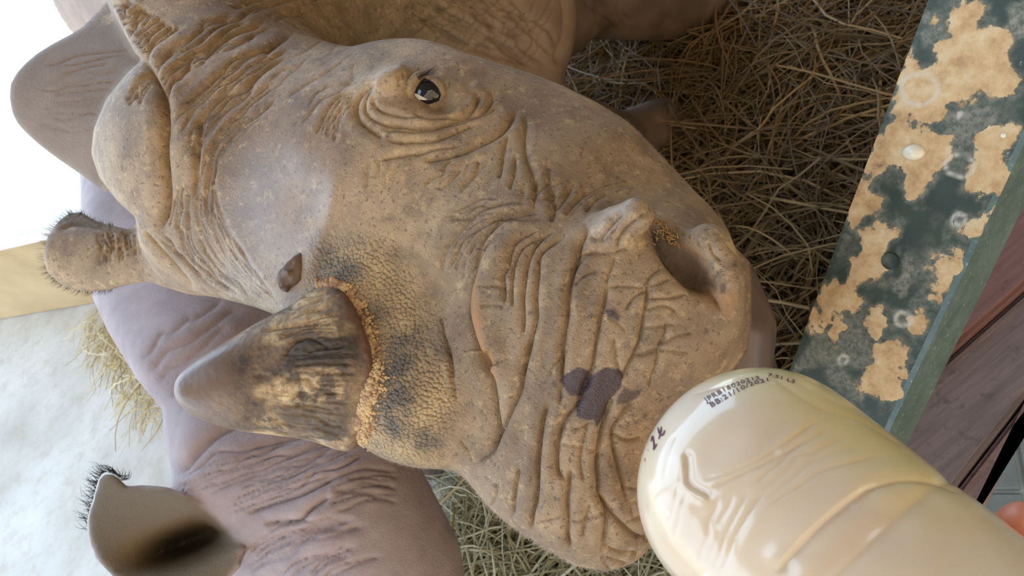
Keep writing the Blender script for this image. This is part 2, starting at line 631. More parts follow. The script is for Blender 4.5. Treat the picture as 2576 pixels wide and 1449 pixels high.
tag(quadbox('bounce_wall_back', [(-5.5, -3.8, 5.2), (5.5, -3.8, 5.2), (5.5, -3.6, 5.2), (-5.5, -3.6, 5.2)], 5.21, M_ochre), kind='structure')  # unseen wall, added to bounce warm sunlight into the pen

# ================================================================== green steel rail
def isect(a, b, c, d):
    a, b, c, d = (np.array([*q, 1.0]) for q in (a, b, c, d))
    p = np.cross(np.cross(a, b), np.cross(c, d)); return p[:2] / p[2]


vp = isect((2335, 0), (1985, 935), (2510, 505), (2250, 1058))
rdir = np.array([(vp[0] - CX) / F, -(vp[1] - CY) / F, 1.0]) @ M
rdir /= np.linalg.norm(rdir)
r1 = P(1985, 935, .66)
r2 = on_plane(2250, 1058, r1[2])
if (rdir @ (P(2335, 0, .6) - r1)) < 0: rdir = -rdir
# front flange: vertical plane below the second edge
nf = np.cross(rdir, up); nf /= np.linalg.norm(nf)
ray3 = np.array([(2294 - CX) / F, -(1094 - CY) / F, 1.0]) @ M
r3 = C0 + ray3 * (((r2 - C0) @ nf) / (ray3 @ nf))
side = r2 - r1; side -= rdir * (side @ rdir)
drop = r3 - r2; drop -= rdir * (drop @ rdir)
print('rail', r1, r2, r3, rdir, np.linalg.norm(side), np.linalg.norm(drop))
S0, S1 = -r1[2] / rdir[2] + .006, 1.25

# ================================================================== main rhino
HEAD_SIL = [(250, -400), (268, -20), (300, 50), (345, 135), (365, 150), (325, 185), (272, 250), (240, 325), (233, 385), (252, 445),
            (300, 505), (345, 545), (350, 600), (375, 660), (405, 712), (470, 735), (560, 747), (640, 768), (690, 786), (740, 830), (790, 960),
            (850, 1128), (900, 1143), (955, 1160), (1050, 1184), (1100, 1192), (1132, 1188), (1150, 1205), (1200, 1250), (1290, 1322), (1380, 1380), (1450, 1421), (1530, 1441),
            (1600, 1434), (1652, 1414), (1700, 1370), (1740, 1250), (1775, 1120), (1800, 1000), (1835, 925), (1868, 870), (1884, 800),
            (1886, 720), (1876, 645), (1842, 582), (1790, 522), (1720, 452), (1640, 372), (1570, 297), (1500, 248), (1420, 214), (1300, 178),
            (1170, 138), (1050, 86), (960, 34), (900, 8), (860, -20), (800, -400)]
head_parts = [
    # (list of px,py,depth,radius px), blend m
    ([(640, 430, .80, 350), (1000, 520, .735, 350)], .03),
    ([(1000, 520, .735, 340), (1350, 640, .66, 330), (1480, 800, .62, 320)], .04),
    ([(1180, 420, .72, 300), (1480, 520, .68, 240), (1640, 640, .64, 200)], .04),
    ([(1480, 800, .62, 330), (1640, 790, .585, 240)], .03),
    ([(1450, 900, .60, 260), (1450, 1150, .60, 270), (1480, 1250, .60, 190)], .03),
    ([(780, 640, .745, 240), (960, 830, .66, 230), (1060, 990, .605, 190)], .04),   # bridge of the nose
    ([(600, 60, .93, 330), (560, 300, .86, 330)], .04),
    ([(330, 370, .79, 105), (370, 420, .80, 120)], .006),        # fold of skin at the poll
    ([(330, 640, .86, 90), (480, 640, .84, 130)], .02),          # right ear base
    ([(1480, 630, .556, 84), (1555, 580, .534, 64), (1598, 543, .522, 46)], .006),      # nostril flap
    ([(1785, 628, .534, 66), (1816, 700, .528, 62), (1806, 790, .536, 68)], .008),       # front nostril lobe
    ([(962, 240, .632, 62), (990, 222, .628, 56), (1020, 214, .630, 44)], .010),        # upper eyelid
    ([(985, 240, .70, 105), (1150, 255, .69, 105)], .03),        # orbit
]
head_fns = [(chain(p), k) for p, k in head_parts]
HSD = PolySD(HEAD_SIL)


def A_head(p):
    s = None
    for fn, k in head_fns:
        v = fn(p)
        s = v if s is None else smin(s, v, k)
    px, py = to_px(p)
    return smax(s, (HSD(px, py) - 4) * p[:, 2] / F, .011)


def leaf(poly, Dfn, th, k=.006):
    sd = PolySD(crom(poly, 30, True), 200)

    def fn(p):
        px, py = to_px(p)
        d = p[:, 2]
        D = Dfn(px, py)
        gx = (Dfn(px + 3, py) - D) * F / (3 * d); gy = (Dfn(px, py + 3) - D) * F / (3 * d)
        return smax(sd(px, py) * d / F + th * .5, np.abs(d - D) / np.sqrt(1 + gx * gx + gy * gy) - th, k)
    return fn


def axis_dist(px, py, a, b):
    a = np.array(a, float); b = np.array(b, float); e = (b - a) / np.linalg.norm(b - a)
    t = (px - a[0]) * e[0] + (py - a[1]) * e[1]
    w = (px - a[0]) * -e[1] + (py - a[1]) * e[0]
    return t, w


def D_ear1(px, py):
    t, w = axis_dist(px, py, (330, 330), (20, 220))
    return .850 + .0000011 * w * w + np.clip(t, -200, 400) * .00022


def D_ear2(px, py):
    t, w = axis_dist(px, py, (420, 660), (100, 640))
    w = np.clip(w, -160, 160)
    return .80 + .0000034 * w * w + np.clip(t, -200, 400) * .0001 - .00012 * np.clip(-w, 0, 90) * 0


ear1 = leaf([(275, -10), (205, 60), (120, 108), (62, 150), (18, 210), (24, 290), (62, 342), (130, 398), (200, 446), (265, 490), (330, 480), (400, 350), (400, 150), (345, 40)], D_ear1, .007)
ear2 = leaf([(400, 600), (345, 572), (300, 562), (240, 545), (205, 524), (170, 527), (140, 550), (110, 592), (97, 642), (110, 690), (150, 725), (210, 743), (280, 738), (340, 722), (420, 716), (520, 730), (520, 640)], D_ear2, .008)
f1, f2 = P(1850, 10, 1.65), P(1668, 322, 1.50)
A_body_parts = [
    (chain_w([(P(700, -40, .98), .16), (P(1000, -60, 1.10), .17), ((.20, 1.06, .50), .17)]), .05),
    (chain_w([(P(640, -40, .96), .15), ((.06, 1.40, .58), .25), ((-.12, 1.85, .56), .24)]), .06),
    (chain_w([((.22, 1.10, .46), .14), (P(1450, -40, 1.42), .095), (P(1640, -5, 1.54), .082), (f1, .076)]), .03),
    (chain_w([(f1 + np.array([-.02, -.02, 0]), .060), (f1 + np.array([.045, -.06, -.03]), .048)]), .012),
    (chain_w([((.12, .98, .44), .13), (P(1380, 330, 1.30), .075), (P(1560, 370, 1.42), .062), (f2, .058)]), .03),
    (chain_w([(f2, .055), (f2 + np.array([.0, -.05, -.03]), .045)]), .012),
    (chain_w([((-.22, 1.88, .45), .13), ((-.26, 1.92, .2), .075), ((-.24, 1.88, .04), .065)]), .03),
    (chain_w([((.06, 1.95, .45), .13), ((.06, 2.0, .2), .075), ((.07, 1.95, .04), .065)]), .03),
]
lip_fn = chain([(1785, 740, .60, 125), (1812, 830, .60, 135), (1800, 980, .60, 130)])


def A_sdf(p):
    s = A_head(p)
    s = smin(s, ear1(p), .006); s = smin(s, ear2(p), .012)
    b = None
    for fn, k in A_body_parts:
        v = fn(p); b = v if b is None else smin(b, v, k)
    s = smin(s, b, .02)
    return smin(s, lip_fn(p), .006)


QA = 7.8
vA, fA = sdf_mesh(A_sdf, QA, (-330, 2000, -330, 1560, .40, 2.2), 1.0)
vA, fA = subsurf(vA, fA, 1)
print('A verts', len(vA))


def T(x0, y0, s, pts):
    return [(x0 + x / s, y0 + y / s) for x, y in pts]


SA = Sculpt(vA, fA, 0, .93)
Ze = lambda *p: T(800, 80, 3.623, p)
Zm = lambda *p: T(1100, 450, 2.898, p)
Zl = lambda *p: T(1000, 850, 2.419, p)
Zt = lambda *p: T(0, 0, 2.414, p)
Zb = lambda *p: T(0, 450, 2.4156, p)
cz = SA.crease
# --- large forms
SA.blob(740, 500, 90, 150, -20, -10)        # hollow of the forehead
SA.ridge([(850, 420), (830, 520), (790, 640), (745, 740)], 26, 9)      # long ridge towards the small horn
SA.ridge([(560, 560), (620, 660), (690, 760)], 40, 6)
SA.blob(1000, 640, 90, 60, -40, -6)
SA.ridge([(1260, 520), (1240, 620), (1215, 760), (1215, 900), (1245, 1040)], 50, 9)
# --- eye
SA.blob(1085, 240, 50, 34, 20, -26)          # eye opening
SA.blob(1120, 262, 26, 20, 10, -12)
SA.ridge([(945, 250), (955, 215), (990, 192), (1035, 188)], 26, 14)
SA.ridge([(1000, 285), (1060, 300), (1130, 292), (1180, 272)], 14, 7)
SA.ridge([(1060, 190), (1110, 205), (1150, 225)], 14, 6)
cz(Ze((560, 480), (440, 520), (370, 600), (345, 690), (365, 790), (420, 850), (520, 920), (610, 980)), 8, 11, .6)
cz(Ze((540, 500), (460, 560), (430, 650), (440, 740), (520, 810), (640, 850), (780, 868)), 6, 7, .6)
cz(Ze((520, 560), (505, 640), (560, 710), (680, 750), (800, 780), (930, 790)), 5, 6, .5)
cz(Ze((860, 740), (1000, 790), (1150, 786), (1290, 775), (1380, 740), (1440, 670), (1460, 600), (1420, 530)), 6, 9, .6)
cz(Ze((620, 830), (850, 870), (1030, 872), (1150, 850), (1330, 780), (1480, 740), (1560, 670), (1590, 590), (1560, 520)), 6, 9, .6)
cz(Ze((560, 900), (700, 900), (850, 905), (1000, 890), (1140, 860), (1300, 830), (1450, 770), (1580, 720), (1680, 640)), 6, 7, .5)
cz(Ze((600, 970), (740, 1005), (900, 1000), (1060, 990), (1180, 950), (1320, 890), (1480, 830)), 6, 8, .5)
cz(Ze((540, 1180), (640, 1150), (800, 1120), (930, 1105), (1060, 1070), (1200, 1050), (1330, 1030)), 6, 7, .5)
cz(Ze((950, 1180), (1130, 1150), (1250, 1120), (1340, 1095), (1440, 1040), (1540, 1000), (1660, 930), (1740, 840), (1790, 760), (1810, 690)), 7, 11, .6)
cz(Ze((1890, 740), (1890, 900), (1880, 1000), (1900, 1150), (1940, 1250), (1980, 1380), (1990, 1480)), 7, 8, .4)
cz(Ze((1740, 930), (1700, 1050), (1680, 1200), (1650, 1350)), 6, 6, .4)
cz(Ze((1800, 1130), (1790, 1280), (1740, 1449)), 6, 6, .4)
cz(Ze((2100, 1200), (2120, 1449), (2110, 1560)), 6, 5, .4)
cz(Ze((790, 390), (745, 440), (740, 500)), 5, 7, .6)
cz(Ze((1470, 1150), (1440, 1280), (1300, 1420)), 5, 4, .4)
for x, y in ((1240, 530), (1295, 495), (1340, 560), (1440, 520), (1480, 560), (1400, 620), (1260, 590)):
    a, b = Ze((x, y))[0]; SA.blob(a, b, 11, 11, 0, 5)
SA.fam(Ze((0, 940), (60, 760), (180, 600), (330, 540)), Ze((150, 1000), (190, 860), (260, 720), (340, 640)), 7, 4, 3.5, 3, seed=3)
SA.fam(Ze((380, 1400), (400, 1250), (420, 1150)), Ze((700, 1449), (720, 1330), (780, 1180)), 4, 5, 3, 4, seed=4)
SA.fam(Ze((900, 1400), (1060, 1280), (1200, 1180)), Ze((1300, 1449), (1500, 1300), (1600, 1150)), 5, 5, 4, 5, seed=41)
# --- neck and poll
cz(Zt((870, 330), (890, 400), (960, 540), (990, 660), (1000, 760), (990, 900), (1000, 1050), (1010, 1200), (990, 1330), (950, 1420)), 12, 22, .4)
cz(Zt((1100, 440), (1030, 510), (1000, 600), (1010, 700)), 7, 9, .5)
cz(Zt((1210, 700), (1205, 850), (1190, 1000), (1180, 1130), (1170, 1220)), 6, 8, .5)
SA.fam(Zt((890, 400), (1040, 280), (1250, 130), (1500, 20)), Zt((1010, 640), (1120, 480), (1320, 330), (1700, 150)), 9, 7, 7, 6, seed=5)
SA.fam(Zt((1010, 700), (1150, 560), (1400, 380), (1800, 160)), Zt((1190, 1150), (1215, 900), (1340, 720), (1700, 440)), 11, 6, 5.5, 5, seed=6)
SA.fam(Zt((1190, 1300), (1220, 1000), (1380, 740), (1700, 480)), Zt((1330, 1449), (1310, 1050), (1430, 860), (1700, 640)), 10, 4, 3.6, 3, seed=7)
SA.fam(Zt((680, 40), (720, 20), (760, -20)), Zt((870, 370), (960, 260), (1090, 160)), 13, 6, 10, 3, seed=8, cut=.1)
SA.fam(Zt((880, 420), (830, 480), (760, 620)), Zt((960, 480), (890, 540), (830, 700)), 6, 5, 6, 3, seed=9)
SA.fam(Zt((1300, 40), (1600, -60), (1900, -100)), Zt((1700, 150), (2000, 60), (2250, 60)), 6, 7, 5, 8, seed=10)
SA.fam([(650, 160), (760, 120), (860, 60)], [(760, 330), (860, 240), (960, 160)], 6, 6, 3, 8, seed=11)
SA.fam([(335, 120), (230, 130), (110, 165)], [(235, 330), (180, 340), (90, 330)], 13, 3.5, 1.6, 3, seed=71)
# --- near ear and temple
SA.crease([(350, 582), (290, 572), (230, 560), (180, 556), (140, 580)], 18, 9, .3)
SA.blob(200, 545, 60, 18, 8, -8)
SA.fam(Zb((820, 250), (850, 360), (860, 470)), Zb((570, 340), (600, 430), (585, 530)), 11, 4, 5, 2, seed=12)
cz(Zb((850, 300), (960, 420), (1080, 550), (1180, 680)), 7, 9, .6)
cz(Zb((950, 350), (1100, 480), (1250, 640), (1400, 740)), 6, 6, .5)
SA.fam(Zb((1000, 350), (1060, 470), (1300, 680)), Zb((1180, 100), (1250, 450), (1620, 780)), 7, 4, 4, 4, seed=13)
SA.fam(Zb((1180, 0), (1170, 200), (1300, 500), (1640, 790)), Zb((1330, 0), (1330, 150), (1500, 450), (1700, 740)), 11, 3.5, 2.6, 2, seed=14)
SA.fam(Zb((1000, 300), (1030, 200), (1040, 60)), Zb((1150, 330), (1170, 150), (1180, 0)), 4, 5, 5, 2, seed=15)
# --- muzzle
M1 = Zm((560, 330), (440, 410), (370, 480), (320, 580), (290, 680), (255, 790), (240, 900), (245, 1010), (280, 1140), (330, 1280), (380, 1380)) + \
     Zl((505, 80), (530, 170), (575, 240), (590, 330), (600, 420), (610, 520), (605, 600), (570, 690), (500, 740), (430, 775))
cz(M1, 11, 20, .45, step=-7, taper=.12)
SA.ridge([(x + 32, y) for x, y in M1[1:12]], 22, 9)
for pts, w, dp in (
    (((760, 360), (680, 400), (590, 450), (540, 540), (520, 640), (490, 700), (490, 800), (500, 920)), 6, 9),
    (((800, 400), (640, 490), (575, 600), (555, 700), (545, 850), (555, 960)), 6, 8),
    (((880, 370), (780, 420), (700, 520), (660, 620), (640, 740), (625, 880), (630, 1000), (620, 1180)), 7, 10),
    (((960, 400), (830, 480), (750, 560), (735, 700), (720, 850), (725, 1000), (700, 1120), (650, 1280), (615, 1480)), 7, 10),
    (((1085, 280), (1070, 400), (1040, 480), (1030, 580), (990, 690), (965, 800), (955, 900), (950, 1000), (935, 1100), (915, 1250), (905, 1460)), 8, 15),
    (((1240, 740), (1220, 900), (1195, 980), (1180, 1080), (1155, 1220), (1140, 1330), (1105, 1449), (1080, 1560)), 7, 13),
    (((1530, 720), (1530, 850), (1510, 980), (1495, 1080), (1480, 1170), (1430, 1290), (1390, 1370), (1340, 1470)), 7, 13),
    (((1680, 1020), (1660, 1120), (1640, 1190), (1610, 1250), (1600, 1350), (1570, 1440), (1540, 1530)), 6, 9),
    (((1290, 1150), (1300, 1250), (1310, 1330), (1340, 1430)), 5, 6),
    (((1640, 640), (1580, 680), (1530, 740)), 6, 7), (((1700, 720), (1620, 765), (1535, 775)), 5, 6),
    (((1820, 835), (1700, 865), (1540, 870)), 5, 6), (((1250, 790), (1380, 780), (1520, 800)), 5, 5),
    (((1370, 960), (1430, 870), (1520, 800)), 5, 7), (((1520, 960), (1650, 920), (1750, 970)), 5, 7),
    (((1500, 1080), (1620, 1075), (1740, 1055)), 5, 5), (((1610, 1220), (1740, 1150), (1870, 1120)), 5, 5),
    (((1610, 1240), (1740, 1260), (1850, 1270)), 5, 4), (((1420, 1285), (1530, 1280), (1620, 1230)), 5, 5),
    (((1090, 420), (1190, 440), (1215, 400), (1300, 300), (1360, 240)), 6, 8),
    (((1310, 540), (1320, 460), (1370, 370), (1450, 300), (1530, 230)), 6, 9),
    (((1040, 540), (1150, 540), (1250, 545), (1420, 510)), 5, 7), (((1190, 470), (1230, 430), (1310, 360)), 5, 6),
    (((830, 60), (850, 140), (860, 200), (830, 320)), 7, 9), (((720, 0), (715, 130), (695, 230)), 6, 6),
    (((980, 60), (910, 180), (860, 220)), 6, 7), (((1100, 60), (1000, 180), (920, 270)), 6, 6),
    (((1250, 100), (1150, 160), (1080, 250)), 5, 5), (((330, 795), (420, 785), (510, 790)), 4, 4), (((350, 930), (430, 920), (495, 935)), 4, 4),
    (((20, 970), (50, 1130), (90, 1250), (110, 1460)), 5, 6), (((1000, 640), (1090, 560), (1140, 530)), 5, 5),
    (((1000, 780), (1080, 700), (1180, 660)), 6, 5), (((1300, 560), (1260, 680), (1230, 760)), 6, 5),
    (((1230, 1010), (1320, 1050), (1380, 1120)), 4, 3), (((1980, 460), (2010, 540), (2080, 600)), 5, 6),
    (((2060, 400), (2100, 470), (2200, 560), (2230, 640)), 5, 5), (((1860, 720), (1960, 760), (2020, 830)), 5, 4),
    (((2090, 640), (2020, 700), (1990, 760)), 5, 5), (((2200, 700), (2230, 780), (2200, 840)), 5, 4),
):
    cz(Zm(*pts), w, dp, .45)
SA.fam(Zm((760, 200), (450, 215), (200, 330), (60, 500), (0, 700)), Zm((800, 300), (560, 305), (370, 420), (270, 560), (225, 740)), 7, 7, 8, 5, seed=16)
SA.fam(Zm((420, 150), (200, 200), (0, 300)), Zm((700, 190), (440, 215), (160, 330)), 5, 5, 4, 6, seed=17)
SA.fam(Zm((620, 0), (580, 120), (500, 190)), Zm((1500, 20), (1200, 120), (1000, 260)), 7, 6, 4, 8, seed=18)
for pts, w, dp in (
    (((820, -30), (800, 60), (770, 180), (745, 320), (700, 430), (660, 520), (600, 620), (560, 700)), 8, 12),
    (((1005, 40), (1002, 200), (995, 310), (985, 420)), 6, 8),
    (((925, 370), (890, 480), (870, 600), (855, 750), (850, 880), (840, 1000), (815, 1090), (820, 1200)), 8, 14),
    (((1160, 220), (1120, 340), (1080, 430), (1030, 480), (1000, 550), (975, 640), (970, 730), (975, 810), (1010, 855), (1045, 865)), 8, 14),
    (((1055, 780), (1045, 900), (1035, 1000), (1040, 1120), (1035, 1200), (1055, 1300)), 8, 14),
    (((1165, 500), (1130, 640), (1115, 760), (1135, 880)), 6, 8),
    (((1330, 330), (1290, 420), (1250, 540), (1230, 640), (1215, 760), (1225, 870), (1225, 950), (1270, 1030), (1275, 1130), (1260, 1250), (1240, 1330)), 9, 16),
    (((1480, 370), (1400, 430), (1340, 510), (1310, 560), (1315, 660), (1340, 760), (1370, 860), (1390, 960), (1400, 1010)), 8, 12),
    (((1225, 960), (1270, 1030), (1340, 1110), (1400, 1170), (1460, 1215), (1560, 1235)), 8, 14),
    (((1250, 1265), (1330, 1300), (1400, 1310), (1480, 1312)), 6, 8), (((1230, 1330), (1330, 1360), (1440, 1400)), 6, 9),
    (((1240, 1330), (1270, 1380), (1300, 1430)), 5, 6), (((740, 780), (720, 880), (705, 1000), (700, 1090)), 7, 9),
    (((610, 870), (590, 970), (550, 1060)), 5, 6), (((1180, 1000), (1140, 1130), (1130, 1220)), 6, 7),
    (((1310, 580), (1400, 620), (1490, 600)), 5, 6), (((1370, 910), (1430, 915), (1490, 912)), 5, 5), (((1390, 1130), (1450, 1100), (1520, 1085)), 5, 6),
    (((300, 40), (330, 150), (345, 280), (360, 400)), 5, 5), (((1010, 110), (950, 170), (930, 240)), 4, 4), (((450, 760), (435, 700), (380, 620)), 4, 4),
    (((1050, 560), (1130, 540), (1200, 500)), 4, 4), (((1450, 100), (1560, 70), (1620, 0)), 5, 5), (((980, 640), (1100, 660), (1220, 690)), 4, 3),
    (((1050, 1120), (1130, 1110), (1260, 1060)), 4, 4), (((850, 1120), (930, 1110), (1030, 1070)), 4, 4), (((1400, 1010), (1430, 1000), (1500, 990)), 4, 4),
    (((1420, 1020), (1440, 1100)), 4, 4), (((1520, 1120), (1505, 1210)), 4, 4), (((1470, 1240), (1460, 1300)), 4, 4), (((1230, 1340), (1150, 1370), (1090, 1400)), 5, 5),
):
    cz(Zl(*pts), w, dp, .4)
# --- nostril
SA.blob(1700, 655, 75, 24, 45, -46)
SA.blob(1745, 705, 60, 22, 42, -26)
SA.blob(1748, 662, 60, 34, 45, -22)
SA.blob(1785, 600, 60, 30, 30, 6)
cz([(1632, 545), (1655, 600), (1690, 650), (1740, 700), (1790, 750), (1820, 790)], 9, 14, .3)
SA.ridge([(1585, 510), (1625, 560), (1665, 625), (1710, 680), (1760, 735)], 18, 9)
# --- lip margin
vA = SA.apply()
SC = Sculpt(vA, fA, .93, 9)                     # chest, shoulder and legs behind the head
SC.fam([(880, -20), (1000, 40), (1150, 120), (1300, 180)], [(1100, -120), (1250, -20), (1350, 60), (1420, 150)], 15, 8, 6, 8, seed=61)
SC.fam([(1080, 120), (1150, 60), (1250, -40)], [(1330, 200), (1380, 100), (1420, 0)], 9, 7, 5, 7, seed=62)
SC.fam([(880, 10), (960, -30), (1050, -90)], [(1080, 120), (1150, 60), (1250, -40)], 6, 7, 4, 7, seed=63)
SC.fam([(1440, -20), (1470, 30), (1500, 80)], [(1560, -20), (1590, 40), (1620, 90)], 4, 8, 5, 5, seed=64)
SC.crease([(1420, -30), (1432, 40), (1425, 100), (1400, 170)], 16, 14, .3)
vA = SC.apply()
# colour zones of the hide
zone = {}
zone['pebble'] = SA.mask([(800, 610), (960, 600), (1030, 680), (1080, 800), (1120, 900), (1150, 1000), (1100, 1150), (1000, 1200), (860, 1160), (850, 1050), (850, 850), (780, 720)], 40)
def gauss(x, y, rx, ry, ang):
    c_, s_ = math.cos(math.radians(ang)), math.sin(math.radians(ang))
    u = ((SA.px - x) * c_ + (SA.py - y) * s_) / rx; w = (-(SA.px - x) * s_ + (SA.py - y) * c_) / ry
    return np.exp(-(u * u + w * w)) * (SA.face > 0) * (vA[:, 2] < .95)


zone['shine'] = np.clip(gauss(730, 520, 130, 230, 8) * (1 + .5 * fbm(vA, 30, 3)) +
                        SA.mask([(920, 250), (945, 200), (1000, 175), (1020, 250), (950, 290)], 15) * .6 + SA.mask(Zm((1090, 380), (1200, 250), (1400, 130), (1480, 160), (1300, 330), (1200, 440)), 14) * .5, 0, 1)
zone['orange'] = np.clip(SA.mask(Zm((300, 560), (340, 560), (330, 700), (330, 850), (380, 1100), (420, 1300), (440, 1460), (390, 1440), (300, 1200), (255, 960), (265, 800)), 10, 6) +
                         .6 * SA.mask([(1690, 600), (1740, 600), (1800, 720), (1860, 740), (1830, 800), (1760, 740)], 14, 8), 0, 1)
wet = SA.mask(Zl((995, 270), (1040, 220), (1100, 180), (1165, 210), (1150, 280), (1100, 350), (1050, 340), (1000, 310)), 2.0, 12, 90)
wet = np.maximum(wet, SA.mask(Zl((1180, 230), (1260, 180), (1320, 180), (1365, 220), (1350, 300), (1290, 380), (1280, 470), (1240, 520), (1215, 560), (1190, 500), (1110, 470), (1110, 420), (1150, 330)), 2.0, 12, 90))
wet = np.maximum(wet, SA.mask(Zl((1380, 300), (1440, 330), (1500, 300), (1460, 360), (1400, 400), (1330, 410), (1330, 380)), 3, 5, 130) * .8)
wet = np.maximum(wet, SA.mask(Zm((1235, 955), (1290, 950), (1335, 1010), (1320, 1035), (1250, 1015)), 2.5, 4, 130) * .9)
wet = np.maximum(wet, SA.mask(Zl((940, 250), (985, 260), (975, 300), (930, 310)), 3, 6, 130) * .7)
wet = np.maximum(wet, SA.mask(Zm((2070, 750), (2110, 760), (2100, 840), (2050, 840)), 3, 4, 130) * .8)
wet = np.maximum(wet, SA.mask(Zm((2150, 620), (2185, 610), (2190, 640), (2150, 645)), 2, 3, 130) * .8)
zone['wet'] = wet
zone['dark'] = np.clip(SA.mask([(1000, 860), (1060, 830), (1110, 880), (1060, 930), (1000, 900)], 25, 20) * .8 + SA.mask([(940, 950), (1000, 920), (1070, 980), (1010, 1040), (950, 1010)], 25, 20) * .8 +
                       SA.mask([(950, 620), (1010, 640), (1000, 720), (940, 700)], 25, 20) * .6 + SA.mask([(1640, 570), (1700, 590), (1750, 650), (1790, 720), (1760, 735), (1700, 680), (1650, 620)], 14, 14) * .75, 0, 1)  # last patch paints shade into the nostril hollow
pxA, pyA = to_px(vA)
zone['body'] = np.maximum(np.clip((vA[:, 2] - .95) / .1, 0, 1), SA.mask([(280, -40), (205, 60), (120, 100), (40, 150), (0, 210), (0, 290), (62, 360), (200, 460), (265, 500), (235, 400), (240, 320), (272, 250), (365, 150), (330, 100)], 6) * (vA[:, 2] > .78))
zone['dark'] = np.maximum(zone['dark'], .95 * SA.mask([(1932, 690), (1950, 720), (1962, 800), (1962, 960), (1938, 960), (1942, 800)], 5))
zone['dark'] = np.maximum(zone['dark'], .72 * np.clip((vA[:, 2] - 1.16) / .08, 0, 1) * np.clip((pxA - 1360) / 80, 0, 1) * np.clip(.75 + .5 * fbm(vA, 14, 3), 0, 1))  # shade under the roof put into the leg colour
zone['muzzle'] = SA.mask([(1150, 420), (1500, 380), (1950, 600), (1900, 1000), (1700, 1480), (1300, 1400), (1050, 1150), (1080, 800), (1150, 600)], 60)
zone['inner'] = .45 * SA.mask([(280, -40), (205, 60), (120, 100), (40, 150), (0, 210), (0, 290), (62, 360), (200, 460), (265, 500), (235, 400), (240, 320), (272, 250), (365, 150), (330, 100)], 6) * (vA[:, 2] > .78) + SA.mask([(350, 580), (290, 570), (220, 556), (160, 556), (130, 580), (120, 570), (150, 535), (205, 520), (300, 558)], 6) * .8
zone['lip'] = np.clip(SA.mask([(1888, 600), (1960, 640), (1970, 960), (1840, 1000), (1800, 960), (1850, 925), (1878, 880), (1888, 800)], 4), 0, 1)

# ================================================================== second rhino
B_SIL = [(225, 300), (200, 420), (205, 530), (225, 640), (232, 748), (272, 835), (345, 955), (408, 1030), (411, 1085), (432, 1190), (425, 1230),
         (480, 1290), (560, 1345), (600, 1420), (600, 1900), (1193, 1900), (1196, 1449), (1199, 1330), (1205, 1250), (1230, 1000), (1100, 500), (700, 250)]
BSD = PolySD(B_SIL)
B_parts = [
    (chain([(640, 1180, 1.02, 210), (860, 1280, .98, 220), (960, 1450, .96, 210), (1040, 1700, .93, 190)]), .05),     # neck, head
    (chain([(640, 1180, 1.05, 210), (560, 980, 1.16, 260), (420, 700, 1.42, 260), (400, 520, 1.62, 230)]), .06),     # trunk
    (chain([(500, 1150, 1.10, 110), (520, 1000, 1.15, 150)]), .05),
]
B_leg = [chain_w([(a, .11), (b, .07), (c, .062)]) for a, b, c in (
    ((-.34, .86, .34), (-.30, .86, .18), (-.30, .84, .05)), ((-.42, .95, .30), (-.42, .97, .18), (-.42, .95, .05)),
    ((-.38, 1.5, .34), (-.36, 1.54, .18), (-.36, 1.5, .05)), ((-.52, 1.5, .32), (-.52, 1.54, .18), (-.52, 1.5, .05)))]


def D_earB(px, py):
    g = np.exp(-(((px - 478) * .93 + (py - 1362) * -.37) / 112.) ** 2 - (((px - 478) * .37 + (py - 1362) * .93) / 46.) ** 2)
    t, w = axis_dist(px, py, (600, 1390), (260, 1220))
    return .90 + .13 * g - .0000007 * np.clip(w, -250, 250) ** 2 + np.clip(t, -100, 500) * .00008


earB = leaf([(243, 1203), (258, 1186), (280, 1182), (303, 1196), (322, 1214), (350, 1211), (420, 1216), (480, 1240), (540, 1288), (600, 1350), (628, 1388), (612, 1430), (560, 1475), (470, 1520), (370, 1520), (275, 1452), (235, 1410), (214, 1345), (214, 1300), (232, 1245)], D_earB, .0065)
earB_root = chain([(560, 1395, 1.06, 70), (650, 1380, 1.03, 110), (760, 1400, 1.0, 120)])


def B_sdf(p):
    s = None
    for fn, k in B_parts:
        v = fn(p); s = v if s is None else smin(s, v, k)
    px, py = to_px(p)
    s = smax(s, BSD(px, py) * p[:, 2] / F, .03)
    s = smin(s, earB_root(p), .03)
    hole = chain([(455, 1360, .90, 50), (535, 1380, 1.02, 38)])(p)
    s = smax(s, -hole, .012)
    s = smin(s, earB(p), .008)
    for fn in B_leg:
        s = smin(s, fn(p), .03)
    return s


QB = 11
vB, fB = sdf_mesh(B_sdf, QB, (-100, 1500, 250, 1620, .75, 2.2), 1.2)
vB, fB = subsurf(vB, fB, 1)
print('B verts', len(vB))

